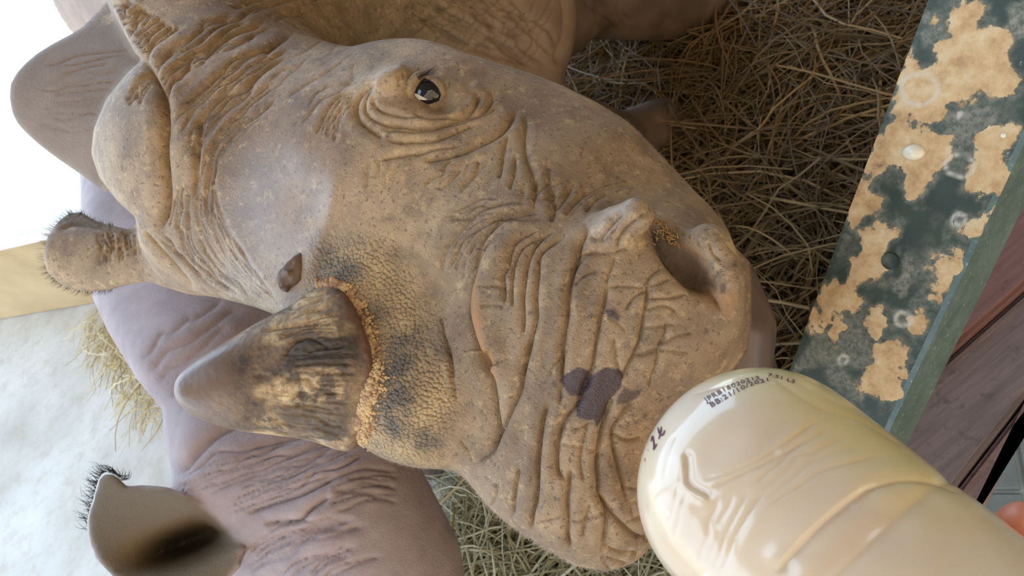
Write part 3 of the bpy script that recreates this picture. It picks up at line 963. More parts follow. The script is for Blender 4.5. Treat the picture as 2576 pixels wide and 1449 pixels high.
# ================================================================== hide, horn
def hide(name, body=((150, 120, 98), (172, 142, 118))):
    m = NT(name)
    base = m.ramp(m.noise(9, 6, .6), [(.30, srgb(126, 100, 74)), (.5, srgb(166, 137, 104)), (.72, srgb(197, 166, 126))])
    base = m.mix(m.math('MULTIPLY', m.ramp(m.noise(38, 6, .65), [(.46, 0), (.62, 1)]), .6), base, srgb(122, 98, 76))
    base = m.mix(m.math('MULTIPLY', m.ramp(m.noise(120, 5, .7), [(.55, 0), (.66, 1)]), .5), base, srgb(216, 182, 134))
    base = m.mix(m.math('MULTIPLY', m.ramp(m.noise(260, 4, .65), [(.57, 0), (.65, 1)]), .7), base, srgb(98, 77, 62))
    base = m.mix(m.at('body'), base, m.mix(m.ramp(m.noise(14, 5, .6), [(.35, 0), (.65, 1)]), srgb(*body[0]), srgb(*body[1])))
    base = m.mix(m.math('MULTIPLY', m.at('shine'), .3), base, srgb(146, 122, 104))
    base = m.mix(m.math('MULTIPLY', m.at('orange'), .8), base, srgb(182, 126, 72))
    base = m.mix(m.at('inner'), base, srgb(112, 94, 70))
    base = m.mix(m.at('lip'), base, srgb(92, 72, 65))
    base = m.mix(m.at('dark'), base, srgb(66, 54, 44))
    peb = m.at('pebble')
    wv = m.warp(40, .006)
    cells = m.voro(360, 'F1', wv)
    pebc = m.ramp(m.noise(26, 5, .6), [(.40, srgb(104, 92, 78)), (.52, srgb(164, 137, 102)), (.68, srgb(198, 168, 122))])
    base = m.mix(peb, base, pebc)
    base = m.mix(m.at('wet'), base, srgb(80, 60, 56))
    # relief: cracked leather plus fine grain
    crack = m.ramp(m.voro(95, 'DISTANCE_TO_EDGE', m.warp(45, .012)), [(0.0, 0), (.07, 1)])
    crack2 = m.ramp(m.voro(330, 'DISTANCE_TO_EDGE', wv), [(0.0, 0), (.14, 1)])
    soft = m.math('SUBTRACT', 1.0, m.math('MAXIMUM', m.at('lip'), m.math('MULTIPLY', m.at('shine'), .6)))
    patch = m.math('MULTIPLY', m.ramp(m.noise(16, 3, .5), [(.45, .1), (.62, 1)]), m.math('ADD', .25, m.math('MULTIPLY', m.at('muzzle'), .75)))
    h = m.math('ADD', m.math('MULTIPLY', m.math('MULTIPLY', crack, patch), .24), m.math('MULTIPLY', crack2, .14))
    h = m.math('ADD', h, m.math('MULTIPLY', m.noise(170, 6, .72), 1.35))
    h = m.math('ADD', h, m.math('MULTIPLY', m.noise(520, 4, .7), .8))
    h = m.math('MULTIPLY', h, m.math('MULTIPLY', soft, m.math('SUBTRACT', 1.0, m.math('MULTIPLY', peb, .6))))
    ph = m.math('MULTIPLY', m.ramp(cells, [(.15, 1), (.45, .75), (.8, 0)]), m.math('MULTIPLY', peb, 2.0))
    h = m.math('ADD', h, ph)
    m.l.new(m.bump(h, .9, .0011), m.b.inputs['Normal'])
    r = m.mix(m.at('shine'), (.62, .62, .62), (.30, .30, .30))
    r = m.mix(m.at('wet'), r, (.22, .22, .22))
    r = m.mix(m.at('lip'), r, (.3, .3, .3))
    return m.set(Base_Color=base, Roughness=r, Specular_IOR_Level=.55, Coat_Weight=m.math('MULTIPLY', m.at('shine'), .9), Coat_Roughness=.32)


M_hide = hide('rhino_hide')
m = NT('horn_keratin')
st = m.noise(30, 6, .6, m.coord((1, 1, 1)), .4)
hc = m.ramp(m.noise(26, 7, .68), [(.38, srgb(66, 52, 42)), (.48, srgb(112, 90, 70)), (.56, srgb(140, 114, 86)), (.64, srgb(196, 166, 122))])
hc = m.mix(m.at('tip'), hc, srgb(122, 100, 84))
hc = m.mix(m.at('pale'), hc, m.ramp(m.noise(60, 6, .72), [(.42, srgb(92, 75, 58)), (.53, srgb(170, 140, 102)), (.64, srgb(212, 184, 140))]))
hc = m.mix(m.at('dark'), hc, srgb(70, 57, 46))
hc = m.mix(m.at('rim'), hc, srgb(112, 76, 60))
hh = m.math('ADD', m.math('MULTIPLY', m.noise(120, 6, .7), 1.0), m.math('MULTIPLY', m.voro(220), .6))
hh = m.math('MULTIPLY', hh, m.math('SUBTRACT', 1.0, m.math('MULTIPLY', m.at('tip'), .9)))
m.l.new(m.bump(hh, .9, .0012), m.b.inputs['Normal'])
M_horn = m.set(Base_Color=hc, Roughness=m.mix(m.at('tip'), (.6, .6, .6), (.33, .33, .33)))
m = NT('eye_dark'); M_eye = m.set(Base_Color=(.008, .008, .012), Roughness=.06, Coat_Weight=.6)
m = NT('eye_white'); M_eyew = m.set(Base_Color=srgb(205, 190, 165), Roughness=.3)
m = NT('eye_pink'); M_pink = m.set(Base_Color=srgb(120, 62, 52), Roughness=.25)
m = NT('bristle_hair'); M_hair = m.set(Base_Color=srgb(42, 36, 34), Roughness=.6)
m = NT('pale_fuzz'); M_fuzz = m.set(Base_Color=srgb(190, 170, 150), Roughness=.7)

rail = empty('steel_rail', (r1 + rdir * .2 + side * .5) * np.array([1, 1, 0]))
tag(rail, 'dark green painted steel rail splashed with dried sandy mud, beside the hay', 'rail')
NS, NW = 760, 100
ss = np.linspace(S0, S1, NS); ww = np.linspace(0, 1, NW)
gs, gw = np.meshgrid(ss, ww, indexing='ij')
top = (r1 + gs[..., None] * rdir + gw[..., None] * side).reshape(-1, 3)
ii = np.arange(NS * NW).reshape(NS, NW)
ft = np.stack([ii[:-1, :-1].ravel(), ii[1:, :-1].ravel(), ii[1:, 1:].ravel(), ii[:-1, 1:].ravel()], -1)
nrm = np.cross(rdir, side); nrm /= np.linalg.norm(nrm)
if nrm[2] < 0: nrm = -nrm
tc = world2cam(top); tpx, tpy = to_px(tc)
R1 = lambda *p: T(1900, 0, 2.416, p)
R2 = lambda *p: T(1900, 550, 2.0695, p)
n1 = fbm(top, 55, 4); n2 = fbm(top + 3.1, 160, 3)


def rmask(poly, soft, noise, grow=0):
    return np.clip(.5 - (poly_sd(tpx, tpy, poly) - grow + noise * (n1 + .6 * n2)) / (2 * soft), 0, 1)


mud = np.zeros(len(top)); dust = np.zeros(len(top)); rim = np.zeros(len(top))
for poly in (
    R1((1130, 120), (1180, 30), (1260, 0), (1330, 20), (1370, 100), (1330, 160), (1290, 190), (1230, 190), (1160, 160)),
    R1((900, 480), (960, 430), (1040, 400), (1100, 340), (1110, 290), (1180, 270), (1250, 290), (1330, 200), (1440, 170), (1500, 200), (1540, 290), (1560, 400), (1600, 480), (1500, 520), (1400, 560), (1300, 600), (1220, 650), (1180, 690), (1080, 720), (990, 740), (930, 720), (870, 760), (850, 830), (800, 820), (880, 700), (820, 690), (860, 600), (900, 590)),
    R1((800, 830), (900, 780), (1000, 760), (1080, 800), (1150, 830), (1160, 900), (1100, 960), (1060, 1000), (1060, 1080), (1000, 1130), (920, 1100), (880, 1040), (840, 990), (760, 1000), (720, 1020), (700, 960), (740, 900)),
    R1((1350, 870), (1450, 790), (1560, 760), (1610, 760), (1590, 860), (1540, 1000), (1540, 1080), (1450, 1190), (1350, 1200), (1280, 1150), (1310, 1060), (1360, 1000)),
    R1((590, 1220), (690, 1170), (750, 1230), (740, 1280), (660, 1270), (590, 1340), (570, 1320)),
    R1((650, 1410), (760, 1385), (830, 1440), (800, 1500), (640, 1480)),
    R2((570, 90), (640, 60), (700, 80), (690, 160), (660, 240), (620, 300), (560, 350), (540, 440), (480, 470), (400, 450), (350, 450), (380, 350), (440, 310), (490, 230), (550, 150)),
    R2((300, 480), (360, 460), (430, 500), (440, 590), (400, 620), (330, 580), (290, 530)),
    R2((590, 480), (640, 460), (680, 500), (670, 580), (640, 640), (600, 600)), R2((820, 550), (850, 520), (880, 560), (850, 580)),
    R2((650, 680), (740, 660), (790, 690), (780, 790), (740, 860), (740, 900), (680, 940), (620, 900), (560, 860), (590, 800), (650, 790)),
    R1((950, 320), (1000, 360), (980, 440), (930, 430)),
    R1((1240, 1340), (1330, 1340), (1400, 1330), (1330, 1449), (1280, 1400)),
    R2((1060, 180), (1040, 260), (1000, 320), (960, 400), (970, 300), (1030, 200)),
    [(2700, -300), (2620, -60), (2500, -80), (2560, -250)], [(2640, 60), (2720, 0), (2760, -150), (2680, -100)],
):
    mud = np.maximum(mud, rmask(poly, 14, 30, 9)); dust = np.maximum(dust, .6 * rmask(poly, 22, 40, 26))
for poly, a in ((R1((1510, 20), (1640, -20), (1700, 200), (1560, 250), (1500, 180), (1520, 90)), .75),
                (R1((1100, 640), (1300, 660), (1420, 640), (1500, 720), (1400, 830), (1200, 860), (1130, 800)), .6),
                (R1((1000, 200), (1100, 130), (1200, 220), (1150, 300), (1000, 300)), .6),
                (R2((290, 600), (430, 480), (560, 540), (640, 650), (650, 750), (560, 800), (420, 820), (330, 770), (200, 790), (260, 650)), .55),
                (R2((780, 180), (830, 240), (830, 290), (800, 380), (760, 400), (720, 350), (700, 310), (760, 260)), .7),
                (R2((1080, 20), (1200, 0), (1180, 80), (1120, 130), (1060, 60)), .6), (R2((900, 160), (1080, 140), (1000, 240), (900, 220)), .35),
                (R2((320, 330), (420, 200), (440, 220), (350, 400)), .4), (R2((400, 830), (480, 800), (600, 900), (560, 960)), .6)):
    dust = np.maximum(dust, a * rmask(poly, 7, 14))
for x, y, r, w in ((*R2((770, 520))[0], 20, 6), (*R1((1245, 1010))[0], 34, 4), (*R1((1000, 540))[0], 44, 5), (*R1((1240, 1335))[0], 18, 5), (*R1((1240, 700))[0], 9, 3), (*R2((460, 735))[0], 14, 4)):
    q = np.hypot((tpx - x) * 1.0, (tpy - y) * 1.15) + 6 * n1
    rim = np.maximum(rim, np.exp(-((q - r) / w) ** 2)); dust = np.maximum(dust, .35 * (q < r))
hx, hy = R2((705, 220))[0]
hole = np.hypot(tpx - hx, tpy - hy) < 19
mud[hole] = 0; dust[hole] *= .1
dust = np.maximum(dust, .25 * np.clip((fbm(top + 9.2, 28, 4) - .05) * 2.2, 0, 1) * (tpx > 1900)); dust[hole] *= .1
top2 = top + nrm * (mud * (.0007 + .0006 * np.clip(n2, 0, 1)) + rim * .0003)[:, None]
m = NT('green_paint_with_mud')
g = m.ramp(m.noise(40, 5, .6), [(.3, srgb(36, 46, 32)), (.7, srgb(50, 62, 44))])
du = m.math('MULTIPLY', m.at('dust'), m.ramp(m.noise(260, 5, .7), [(.38, .25), (.6, 1)]), clamp=True)
g = m.mix(du, g, srgb(160, 152, 134))
mc = m.ramp(m.noise(70, 6, .65), [(.3, srgb(164, 126, 86)), (.5, srgb(200, 164, 118)), (.7, srgb(216, 190, 150))])
mf = m.math('ADD', m.at('mud'), m.math('MULTIPLY', m.math('SUBTRACT', m.noise(240, 6, .8), .5), 2.0))
mf = m.ramp(mf, [(.36, 0), (.56, 1)])
mf = m.math('MULTIPLY', mf, m.ramp(m.at('mud'), [(.02, 0), (.15, 1)]))
g = m.mix(mf, g, mc)
g = m.mix(m.math('MULTIPLY', m.at('rim'), .8), g, srgb(206, 196, 176))
ro = m.mix(m.math('MAXIMUM', mf, du), (.5, .5, .5), (.85, .85, .85))
m.l.new(m.bump(m.math('ADD', mf, m.noise(400, 5, .7)), .5, .0008), m.b.inputs['Normal'])
M_rail = m.set(Base_Color=g, Roughness=ro)
o = part('top_plate', top2, ft, rail, M_rail)
attr(o.data, 'mud', mud); attr(o.data, 'dust', dust); attr(o.data, 'rim', rim)
m = NT('worn_lit_green_paint')
mp = m.coord((1, 1, 1))
c = m.ramp(m.noise(60, 6, .7), [(.3, srgb(66, 78, 68)), (.6, srgb(90, 104, 92)), (.8, srgb(124, 134, 120))])  # lighter green puts the light on the front face into the colour
c = m.mix(m.math('MULTIPLY', m.ramp(m.noise(300, 3, .6), [(.62, 0), (.7, 1)]), .6), c, srgb(170, 178, 160))
M_flange = m.set(Base_Color=c, Roughness=.42)
e0 = r1 + rdir * S0; e1 = r1 + rdir * S1
f0, f1_ = r2 + rdir * (S0 - (r2 - r1) @ rdir), r2 + rdir * (S1 - (r2 - r1) @ rdir)


def bar(name, a, b, offs, parent, mat):
    """prism between a and b with a closed section given by offset vectors; rounded a little"""
    k = len(offs)
    v = [a + o_ for o_ in offs] + [b + o_ for o_ in offs]
    f = [(i, (i + 1) % k, k + (i + 1) % k, k + i) for i in range(k)]
    bm = bmesh.new(); loc = np.array(parent.location)
    bv = [bm.verts.new(x - loc) for x in v]
    for q in f: bm.faces.new([bv[i] for i in q])
    bm.faces.new(bv[:k][::-1]); bm.faces.new(bv[k:])
    bmesh.ops.recalc_face_normals(bm, faces=bm.faces)
    me = bpy.data.meshes.new(name); bm.to_mesh(me); bm.free()
    return new_obj(name, me, parent, mat)


nin = side / np.linalg.norm(side)
bar('front_flange', f0, f1_, [nrm * .0004, nrm * .0004 + drop * 0 - nin * .004, drop - nin * .004, drop], rail, M_flange)
bar('back_edge', e0, e1, [np.zeros(3), nin * .003, nin * .003 - up * .006, -up * .006], rail, M_flange)
bar('underside', e0 - up * .006, e1 - up * .006, [nin * .001, nin * (np.linalg.norm(side) - .004), nin * (np.linalg.norm(side) - .004) + up * .003, nin * .001 + up * .003], rail, M_flange)
pc = r1 + rdir * (S1 - .04) + side * .5          # post at the raised end, outside the picture
q = [pc + a * np.array([1., 0, 0]) + b * np.array([0, 1., 0]) - up * .03 for a, b in ((-.035, -.035), (.035, -.035), (.035, .035), (-.035, .035))]
quadbox('post', q, pc[2] - .03, M_flange, rail)


def drop_mesh(name, px, py, rx, ry, ang, h, parent, mat):
    """a low liquid bead resting on the rail"""
    tt = ray_plane(px, py, r1, nrm)
    ex = rdir; ey = nin
    k = 20; rings = 6
    v = []; c_, s_ = math.cos(ang), math.sin(ang)
    for j in range(rings + 1):
        a = j / rings * math.pi / 2
        for i in range(k):
            b = 2 * math.pi * i / k
            x, y = rx * math.cos(a) * math.cos(b), ry * math.cos(a) * math.sin(b)
            v.append(tt + ex * (x * c_ - y * s_) + ey * (x * s_ + y * c_) + nrm * (h * math.sin(a) + .0003))
    f = [(j * k + i, j * k + (i + 1) % k, (j + 1) * k + (i + 1) % k, (j + 1) * k + i) for j in range(rings) for i in range(k)]
    return part(name, np.array(v), np.array(f), parent, mat)


def ray_plane(px, py, p0, n):
    r = np.array([(px - CX) / F, -(py - CY) / F, 1.0]) @ M
    return C0 + r * (((p0 - C0) @ n) / (r @ n))


m = NT('milk_drop'); M_drop = m.set(Base_Color=srgb(226, 216, 190), Roughness=.08, Subsurface_Weight=.4, Subsurface_Radius=(.004, .003, .002), Subsurface_Scale=.5)
m = NT('water_drop'); M_water = m.set(Base_Color=(1, 1, 1), Roughness=.03, Transmission_Weight=1.0, IOR=1.33)
o = drop_mesh('milk_drop', *R1((965, 925))[0], .0075, .0055, 1.2, .005, rail, M_drop); o['label'] = 'milky drop standing on the rail'
drop_mesh('milk_drop', *R1((1510, 822))[0], .0018, .0018, 0, .0014, rail, M_drop)
for x, y, r in ((1240, 1335, .005), (1620, 385, .002), (1545, 945, .0035)):
    drop_mesh('water_drop', *R1((x, y))[0], r, r * .6, .3, r * .35, rail, M_water)
hp = ray_plane(hx, hy, r1, nrm)
ring = []
for i in range(24):
    b = 2 * math.pi * i / 24
    ring.append(hp + (rdir * math.cos(b) + nin * math.sin(b)) * .0062 + nrm * .0016)
for i in range(24):
    b = 2 * math.pi * i / 24
    ring.append(hp + (rdir * math.cos(b) + nin * math.sin(b)) * .0066)
ring.append(hp + nrm * .0019)
m = NT('bolt_paint'); M_bolt = m.set(Base_Color=srgb(66, 72, 62), Roughness=.5)
v = np.array(ring)
part('bolt_head', v, np.array([(i, (i + 1) % 24, 24 + (i + 1) % 24, 24 + i) for i in range(24)] + [(i, (i + 1) % 24, 48, 48) for i in range(24)])[:, [3, 2, 1, 0]], rail, M_bolt)

# ================================================================== timber ledge and paving on the keeper's side
ledge = empty('timber_ledge', on_plane(2450, 950, 0))
tag(ledge, 'weathered purple-brown plank ledge below the green rail', 'ledge')


def plank_mat(name, a, b, rot):
    m = NT(name)
    vec = m.coord((2, 26, 8), rot=(0, 0, rot))
    c = m.ramp(m.noise(6, 6, .65, vec), [(.3, srgb(*a)), (.7, srgb(*b))])
    c = m.mix(m.math('MULTIPLY', m.ramp(m.noise(60, 6, .7), [(.56, 0), (.66, 1)]), .45), c, srgb(70, 56, 50))
    m.l.new(m.bump(m.noise(10, 6, .7, vec), .6, .002), m.b.inputs['Normal'])
    return m.set(Base_Color=c, Roughness=.6)


ZP = .36
prot = math.atan2(*(on_plane(2576, 724, ZP) - on_plane(2385, 892, ZP))[[1, 0]])
pls = [((2010, 880), (2600, 200), (2760, 553), (2230, 1020), (118, 82, 74), (142, 100, 90), .012),
       ((2247, 1024), (2764, 567), (2760, 757), (2300, 1352), (112, 96, 94), (142, 122, 114), 0.0),
       ((2312, 1356), (2762, 773), (2700, 790), (2378, 1450), (120, 94, 90), (148, 116, 108), -.008)]
for a, b, c, d, k1, k2, dz in pls:
    q = [on_plane(*p, ZP + dz) for p in (a, b, c, d)]
    if np.cross(q[1] - q[0], q[2] - q[0])[2] < 0: q = q[::-1]
    quadbox('plank', q, .045, plank_mat('plank_wood', k1, k2, -prot), ledge, bevel=.004)
q = [on_plane(*p, ZP - .04) for p in ((2020, 860), (2560, 280), (2480, 560), (2130, 1010))]
if np.cross(q[1] - q[0], q[2] - q[0])[2] < 0: q = q[::-1]
m = NT('dark_timber'); M_dkt = m.set(Base_Color=srgb(44, 36, 30), Roughness=.8)
quadbox('support', q, ZP - .04, M_dkt, ledge)
m = NT('grey_paving')
c = m.ramp(m.noise(14, 6, .65), [(.3, srgb(116, 126, 126)), (.6, srgb(150, 158, 156)), (.8, srgb(184, 188, 182))])
m.l.new(m.bump(m.noise(60, 5, .7), .4, .002), m.b.inputs['Normal'])
M_pave = m.set(Base_Color=c, Roughness=.45)
m = NT('pale_grout'); M_grout = m.set(Base_Color=srgb(196, 198, 188), Roughness=.8)
pv = quadbox('paving', [(-1.4, -1.4, .004), (1.7, -1.4, .004), (1.7, .27, .004), (-1.4, .27, .004)], .006, M_grout)
tag(pv, kind='structure')
o0 = on_plane(2530, 1243, 0)
tdir = on_plane(2576, 1243, 0) - o0; tdir[2] = 0; tdir /= np.linalg.norm(tdir); tn = np.array([-tdir[1], tdir[0], 0])
tile_me = None
for i in range(-2, 2):
    for j in range(-2, 2):
        cpos_ = o0 + tdir * (.02 + i * .3 + .15) + tn * (.0 + j * .3 + .15)
        if tile_me is None:
            ob = quadbox('tile', [cpos_ + tdir * a + tn * b + up * .012 for a, b in ((-.147, -.147), (.147, -.147), (.147, .147), (-.147, .147))], .010, M_pave, None, .0015)
            if np.cross(tdir, tn)[2] < 0: pass
            tile_me = ob.data; base_loc = np.array(ob.location)
            ob.parent = pv; ob.location = base_loc - np.array(pv.location); first = cpos_
        else:
            ob = bpy.data.objects.new('tile', tile_me); COL.objects.link(ob); ob.parent = pv
            ob.location = base_loc + (cpos_ - first) - np.array(pv.location)

# ================================================================== hay bedding
def hay_region(polys, n, z0, z1, lmin, lmax, wmin, wmax, seed, lift=.03):
    r = np.random.default_rng(seed)
    V = []; Fq = []; tone = []
    base = 0
    allp = np.vstack(polys)
    lo, hi = allp.min(0), allp.max(0)
    pts = []
    while len(pts) < n:
        q = lo + r.random((4 * n, 2)) * (hi - lo)
        k = np.zeros(len(q), bool)
        for p in polys: k |= poly_sd(q[:, 0], q[:, 1], p) < 0
        pts += list(q[k])
    pts = np.array(pts[:n])
    K = 8
    for i in range(n):
        z = z0 + (z1 - z0) * r.random() ** .8
        c = on_plane(pts[i, 0], pts[i, 1], z)
        a = r.uniform(0, math.pi); L = r.uniform(lmin, lmax) * (1 if r.random() < .8 else 1.5)
        d = np.array([math.cos(a), math.sin(a), 0]); nn = np.array([-d[1], d[0], 0])
        bend = r.normal(0, .16) * L; bz = r.uniform(-.3, 1) * lift; tilt = r.normal(0, .10)
        ph = r.uniform(0, 6.28); wob = r.normal(0, .018) * L
        t = np.linspace(-.5, .5, K)
        cl = c + d * (t * L)[:, None] + nn * (bend * (t * t * 4 - .33) + wob * np.sin(t * 11 + ph))[:, None]
        cl[:, 2] += bz * (1 - 4 * t * t) + tilt * t * L
        cl[:, 2] = np.maximum(cl[:, 2], .003)
        w = r.uniform(wmin, wmax) * (1 - .55 * np.abs(t) * 2 * r.random())
        w2 = w * r.uniform(.25, .8)
        tw = r.uniform(0, 3.1)
        s1 = nn * math.cos(tw) + up * math.sin(tw); s2 = -nn * math.sin(tw) + up * math.cos(tw)
        ring = np.stack([cl + s1 * w[:, None], cl + s2 * w2[:, None], cl - s1 * w[:, None], cl - s2 * w2[:, None]], 1)   # K,4,3
        V.append(ring.reshape(-1, 3))
        idx = base + np.arange(K * 4).reshape(K, 4)
        for e in range(4):
            f = (e + 1) % 4
            Fq.append(np.stack([idx[:-1, e], idx[:-1, f], idx[1:, f], idx[1:, e]], -1))
        tone.append(np.full(K * 4, r.random())); base += K * 4
    return np.vstack(V), np.concatenate(Fq), np.concatenate(tone)


m = NT('hay')
c = m.ramp(m.at('tone'), [(0, srgb(70, 52, 29)), (.35, srgb(104, 78, 44)), (.7, srgb(138, 107, 62)), (.93, srgb(184, 150, 98)), (1.0, srgb(98, 92, 50))])  # browns darkened to put the shade on this side into the colour
c = m.mix(m.math('MULTIPLY', m.noise(40, 4, .6), .5), c, srgb(120, 92, 54))
M_hay = m.set(Base_Color=c, Roughness=.6)
m = NT('skylit_hay')
c = m.ramp(m.at('tone'), [(0, srgb(150, 138, 100)), (.5, srgb(192, 180, 140)), (1, srgb(216, 208, 176))])  # paler copy of the hay, with the sky light in its colour
M_hay2 = m.set(Base_Color=c, Roughness=.6)
m = NT('dry_straw')
c = m.ramp(m.at('tone'), [(0, srgb(176, 150, 96)), (.5, srgb(208, 184, 130)), (1, srgb(226, 210, 168))])
M_hay3 = m.set(Base_Color=c, Roughness=.6)
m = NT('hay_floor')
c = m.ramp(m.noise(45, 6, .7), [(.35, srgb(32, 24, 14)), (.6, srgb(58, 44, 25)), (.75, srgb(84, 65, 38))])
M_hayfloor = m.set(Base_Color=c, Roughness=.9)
hayroot = empty('hay_bedding', (.35, .9, 0))
tag(hayroot, 'thick brown hay bedding spread on the pen floor', 'hay', kind='stuff')
TR = [np.array(p, float) for p in ([(1330, -60), (2420, -60), (2330, 120), (2060, 1000), (1880, 1080), (1700, 700), (1450, 330), (1330, 100)],)]
v, f, t = hay_region(TR, 4300, .012, .11, .12, .34, .0010, .0026, 21)
o = part('hay_strand', v, f, hayroot, M_hay, False); attr(o.data, 'tone', t); tag(o, kind='stuff')
BL = [np.array(p, float) for p in ([(1150, 1200), (1720, 1380), (1800, 1560), (1120, 1560)],)]
v, f, t = hay_region(BL, 1500, .012, .09, .10, .28, .0010, .0024, 22)
o = part('hay_strand', v, f, hayroot, M_hay2, False); attr(o.data, 'tone', t); tag(o, kind='stuff')
# matted underlayer
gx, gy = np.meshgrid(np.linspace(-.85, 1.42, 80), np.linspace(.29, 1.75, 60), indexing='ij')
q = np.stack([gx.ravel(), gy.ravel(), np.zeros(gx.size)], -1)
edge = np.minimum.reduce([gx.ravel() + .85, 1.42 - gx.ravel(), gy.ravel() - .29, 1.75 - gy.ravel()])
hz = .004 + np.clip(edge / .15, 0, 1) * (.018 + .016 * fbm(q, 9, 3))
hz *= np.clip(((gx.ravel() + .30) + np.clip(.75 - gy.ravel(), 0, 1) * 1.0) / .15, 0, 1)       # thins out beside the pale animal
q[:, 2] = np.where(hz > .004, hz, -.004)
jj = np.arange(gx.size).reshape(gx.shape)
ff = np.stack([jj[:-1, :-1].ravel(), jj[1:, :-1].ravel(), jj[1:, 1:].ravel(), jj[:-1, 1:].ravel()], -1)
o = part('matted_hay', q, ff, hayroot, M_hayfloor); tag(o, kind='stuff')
LF = [np.array(p, float) for p in ([(225, 805), (265, 800), (335, 890), (430, 1060), (370, 1040), (280, 910), (235, 850)],)]
strew = empty('loose_straw', on_plane(320, 930, 0))
tag(strew, 'thin scatter of pale straw on the bare floor beside the far animal', 'straw', kind='stuff')
v, f, t = hay_region(LF, 230, .006, .04, .08, .24, .0006, .0014, 23, .04)
o = part('straw_strand', v, f, strew, M_hay3, False); attr(o.data, 'tone', t); tag(o, kind='stuff')

# ================================================================== assemble the main rhino
baseA = (.05, 1.2, 0)
rhino = empty('rhinoceros', baseA)
tag(rhino, 'dusty tan rhinoceros calf with stubby horn drinking from the milk bottle', 'rhinoceros')
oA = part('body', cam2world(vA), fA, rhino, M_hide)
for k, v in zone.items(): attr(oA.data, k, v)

HORN_SIL = [(800, 708), (742, 764), (690, 792), (640, 818), (560, 868), (500, 905), (458, 938), (440, 965), (439, 985), (450, 1012), (500, 1052), (580, 1082), (680, 1096), (780, 1108), (850, 1134),
            (888, 1134), (914, 1080), (922, 1035), (944, 960), (932, 885), (914, 830), (884, 762), (845, 708)]
HS = PolySD(crom(HORN_SIL, 12, True), 200, 3)
def skin_depth(x, y):
    return vA[SA.idx[np.argmin((SA.sx - x) ** 2 + (SA.sy - y) ** 2)], 2]


hd = (skin_depth(945, 950) - .003) / (1 - 228 / F)
print('horn base depth', hd, skin_depth(945, 950), skin_depth(870, 760), skin_depth(900, 1100))
horn_fn = chain([tuple(q) for q in crom([(905, 915, hd, 228), (760, 930, hd - .012, 178), (620, 958, hd - .026, 132), (510, 980, hd - .036, 84)], 12)])


def horn_sdf(p):
    px, py = to_px(p)
    return smax(horn_fn(p), (HS(px, py) - 3) * p[:, 2] / F, .008)


vH, fH = sdf_mesh(horn_sdf, 7, (400, 975, 660, 1180, hd - .16, hd + .09))
vH, fH = subsurf(vH, fH, 1)
SH = Sculpt(vH, fH)
for k in range(46):                         # worn fibre grooves near the base
    y0 = 730 + 390 * (k + rng.uniform(-.4, .4)) / 46
    x1 = 905 - 40 * rng.random() - abs(y0 - 940) * .25
    L = rng.uniform(60, 190)
    SH.crease([(x1, y0), (x1 - L * .5, y0 + rng.uniform(-6, 10) + (940 - y0) * .06), (x1 - L, y0 + (950 - y0) * .16)], 4, rng.uniform(2, 5), .4)
for k in range(60):
    x, y = rng.uniform(640, 900), rng.uniform(740, 1110)
    SH.blob(x, y, rng.uniform(8, 30), rng.uniform(5, 12), rng.uniform(-30, 30), rng.uniform(-4, 3))
SH.crease([(716, 900), (735, 868), (770, 850), (800, 860), (830, 880)], 4, 5, .5)
vH = SH.apply()
horn = part('horn', cam2world(vH), fH, rhino, M_horn)
hp_, hq_ = to_px(vH)
attr(horn.data, 'tip', np.clip((640 - hp_ - (hq_ - 960) * .35 + 40 * fbm(vH, 40, 3)) / 90, 0, 1) * .85)
attr(horn.data, 'pale', np.maximum.reduce([SH.mask([(640, 980), (720, 930), (800, 930), (880, 960), (880, 1010), (800, 1030), (700, 1030)], 18, 26, 70), SH.mask([(640, 1050), (690, 1040), (720, 1075), (660, 1085)], 10, 14, 70),
                                        SH.mask([(700, 1085), (800, 1090), (880, 1100), (860, 1135), (780, 1110)], 8, 10, 70), .8 * SH.mask([(720, 790), (800, 740), (850, 780), (860, 850), (780, 830)], 20, 30, 70)]))
attr(horn.data, 'dark', np.clip(SH.mask([(710, 880), (740, 855), (790, 850), (900, 850), (895, 900), (800, 915), (730, 920)], 8, 12, 70) * .9 + .6 * SH.mask([(690, 1030), (800, 1020), (900, 1040), (880, 1090), (740, 1090)], 12, 18, 70), 0, 1))
attr(horn.data, 'rim', np.clip((hp_ - 905 + .0012 * (hq_ - 950) ** 2 + 16 * fbm(vH, 120, 3)) / 14, 0, 1) * .7)

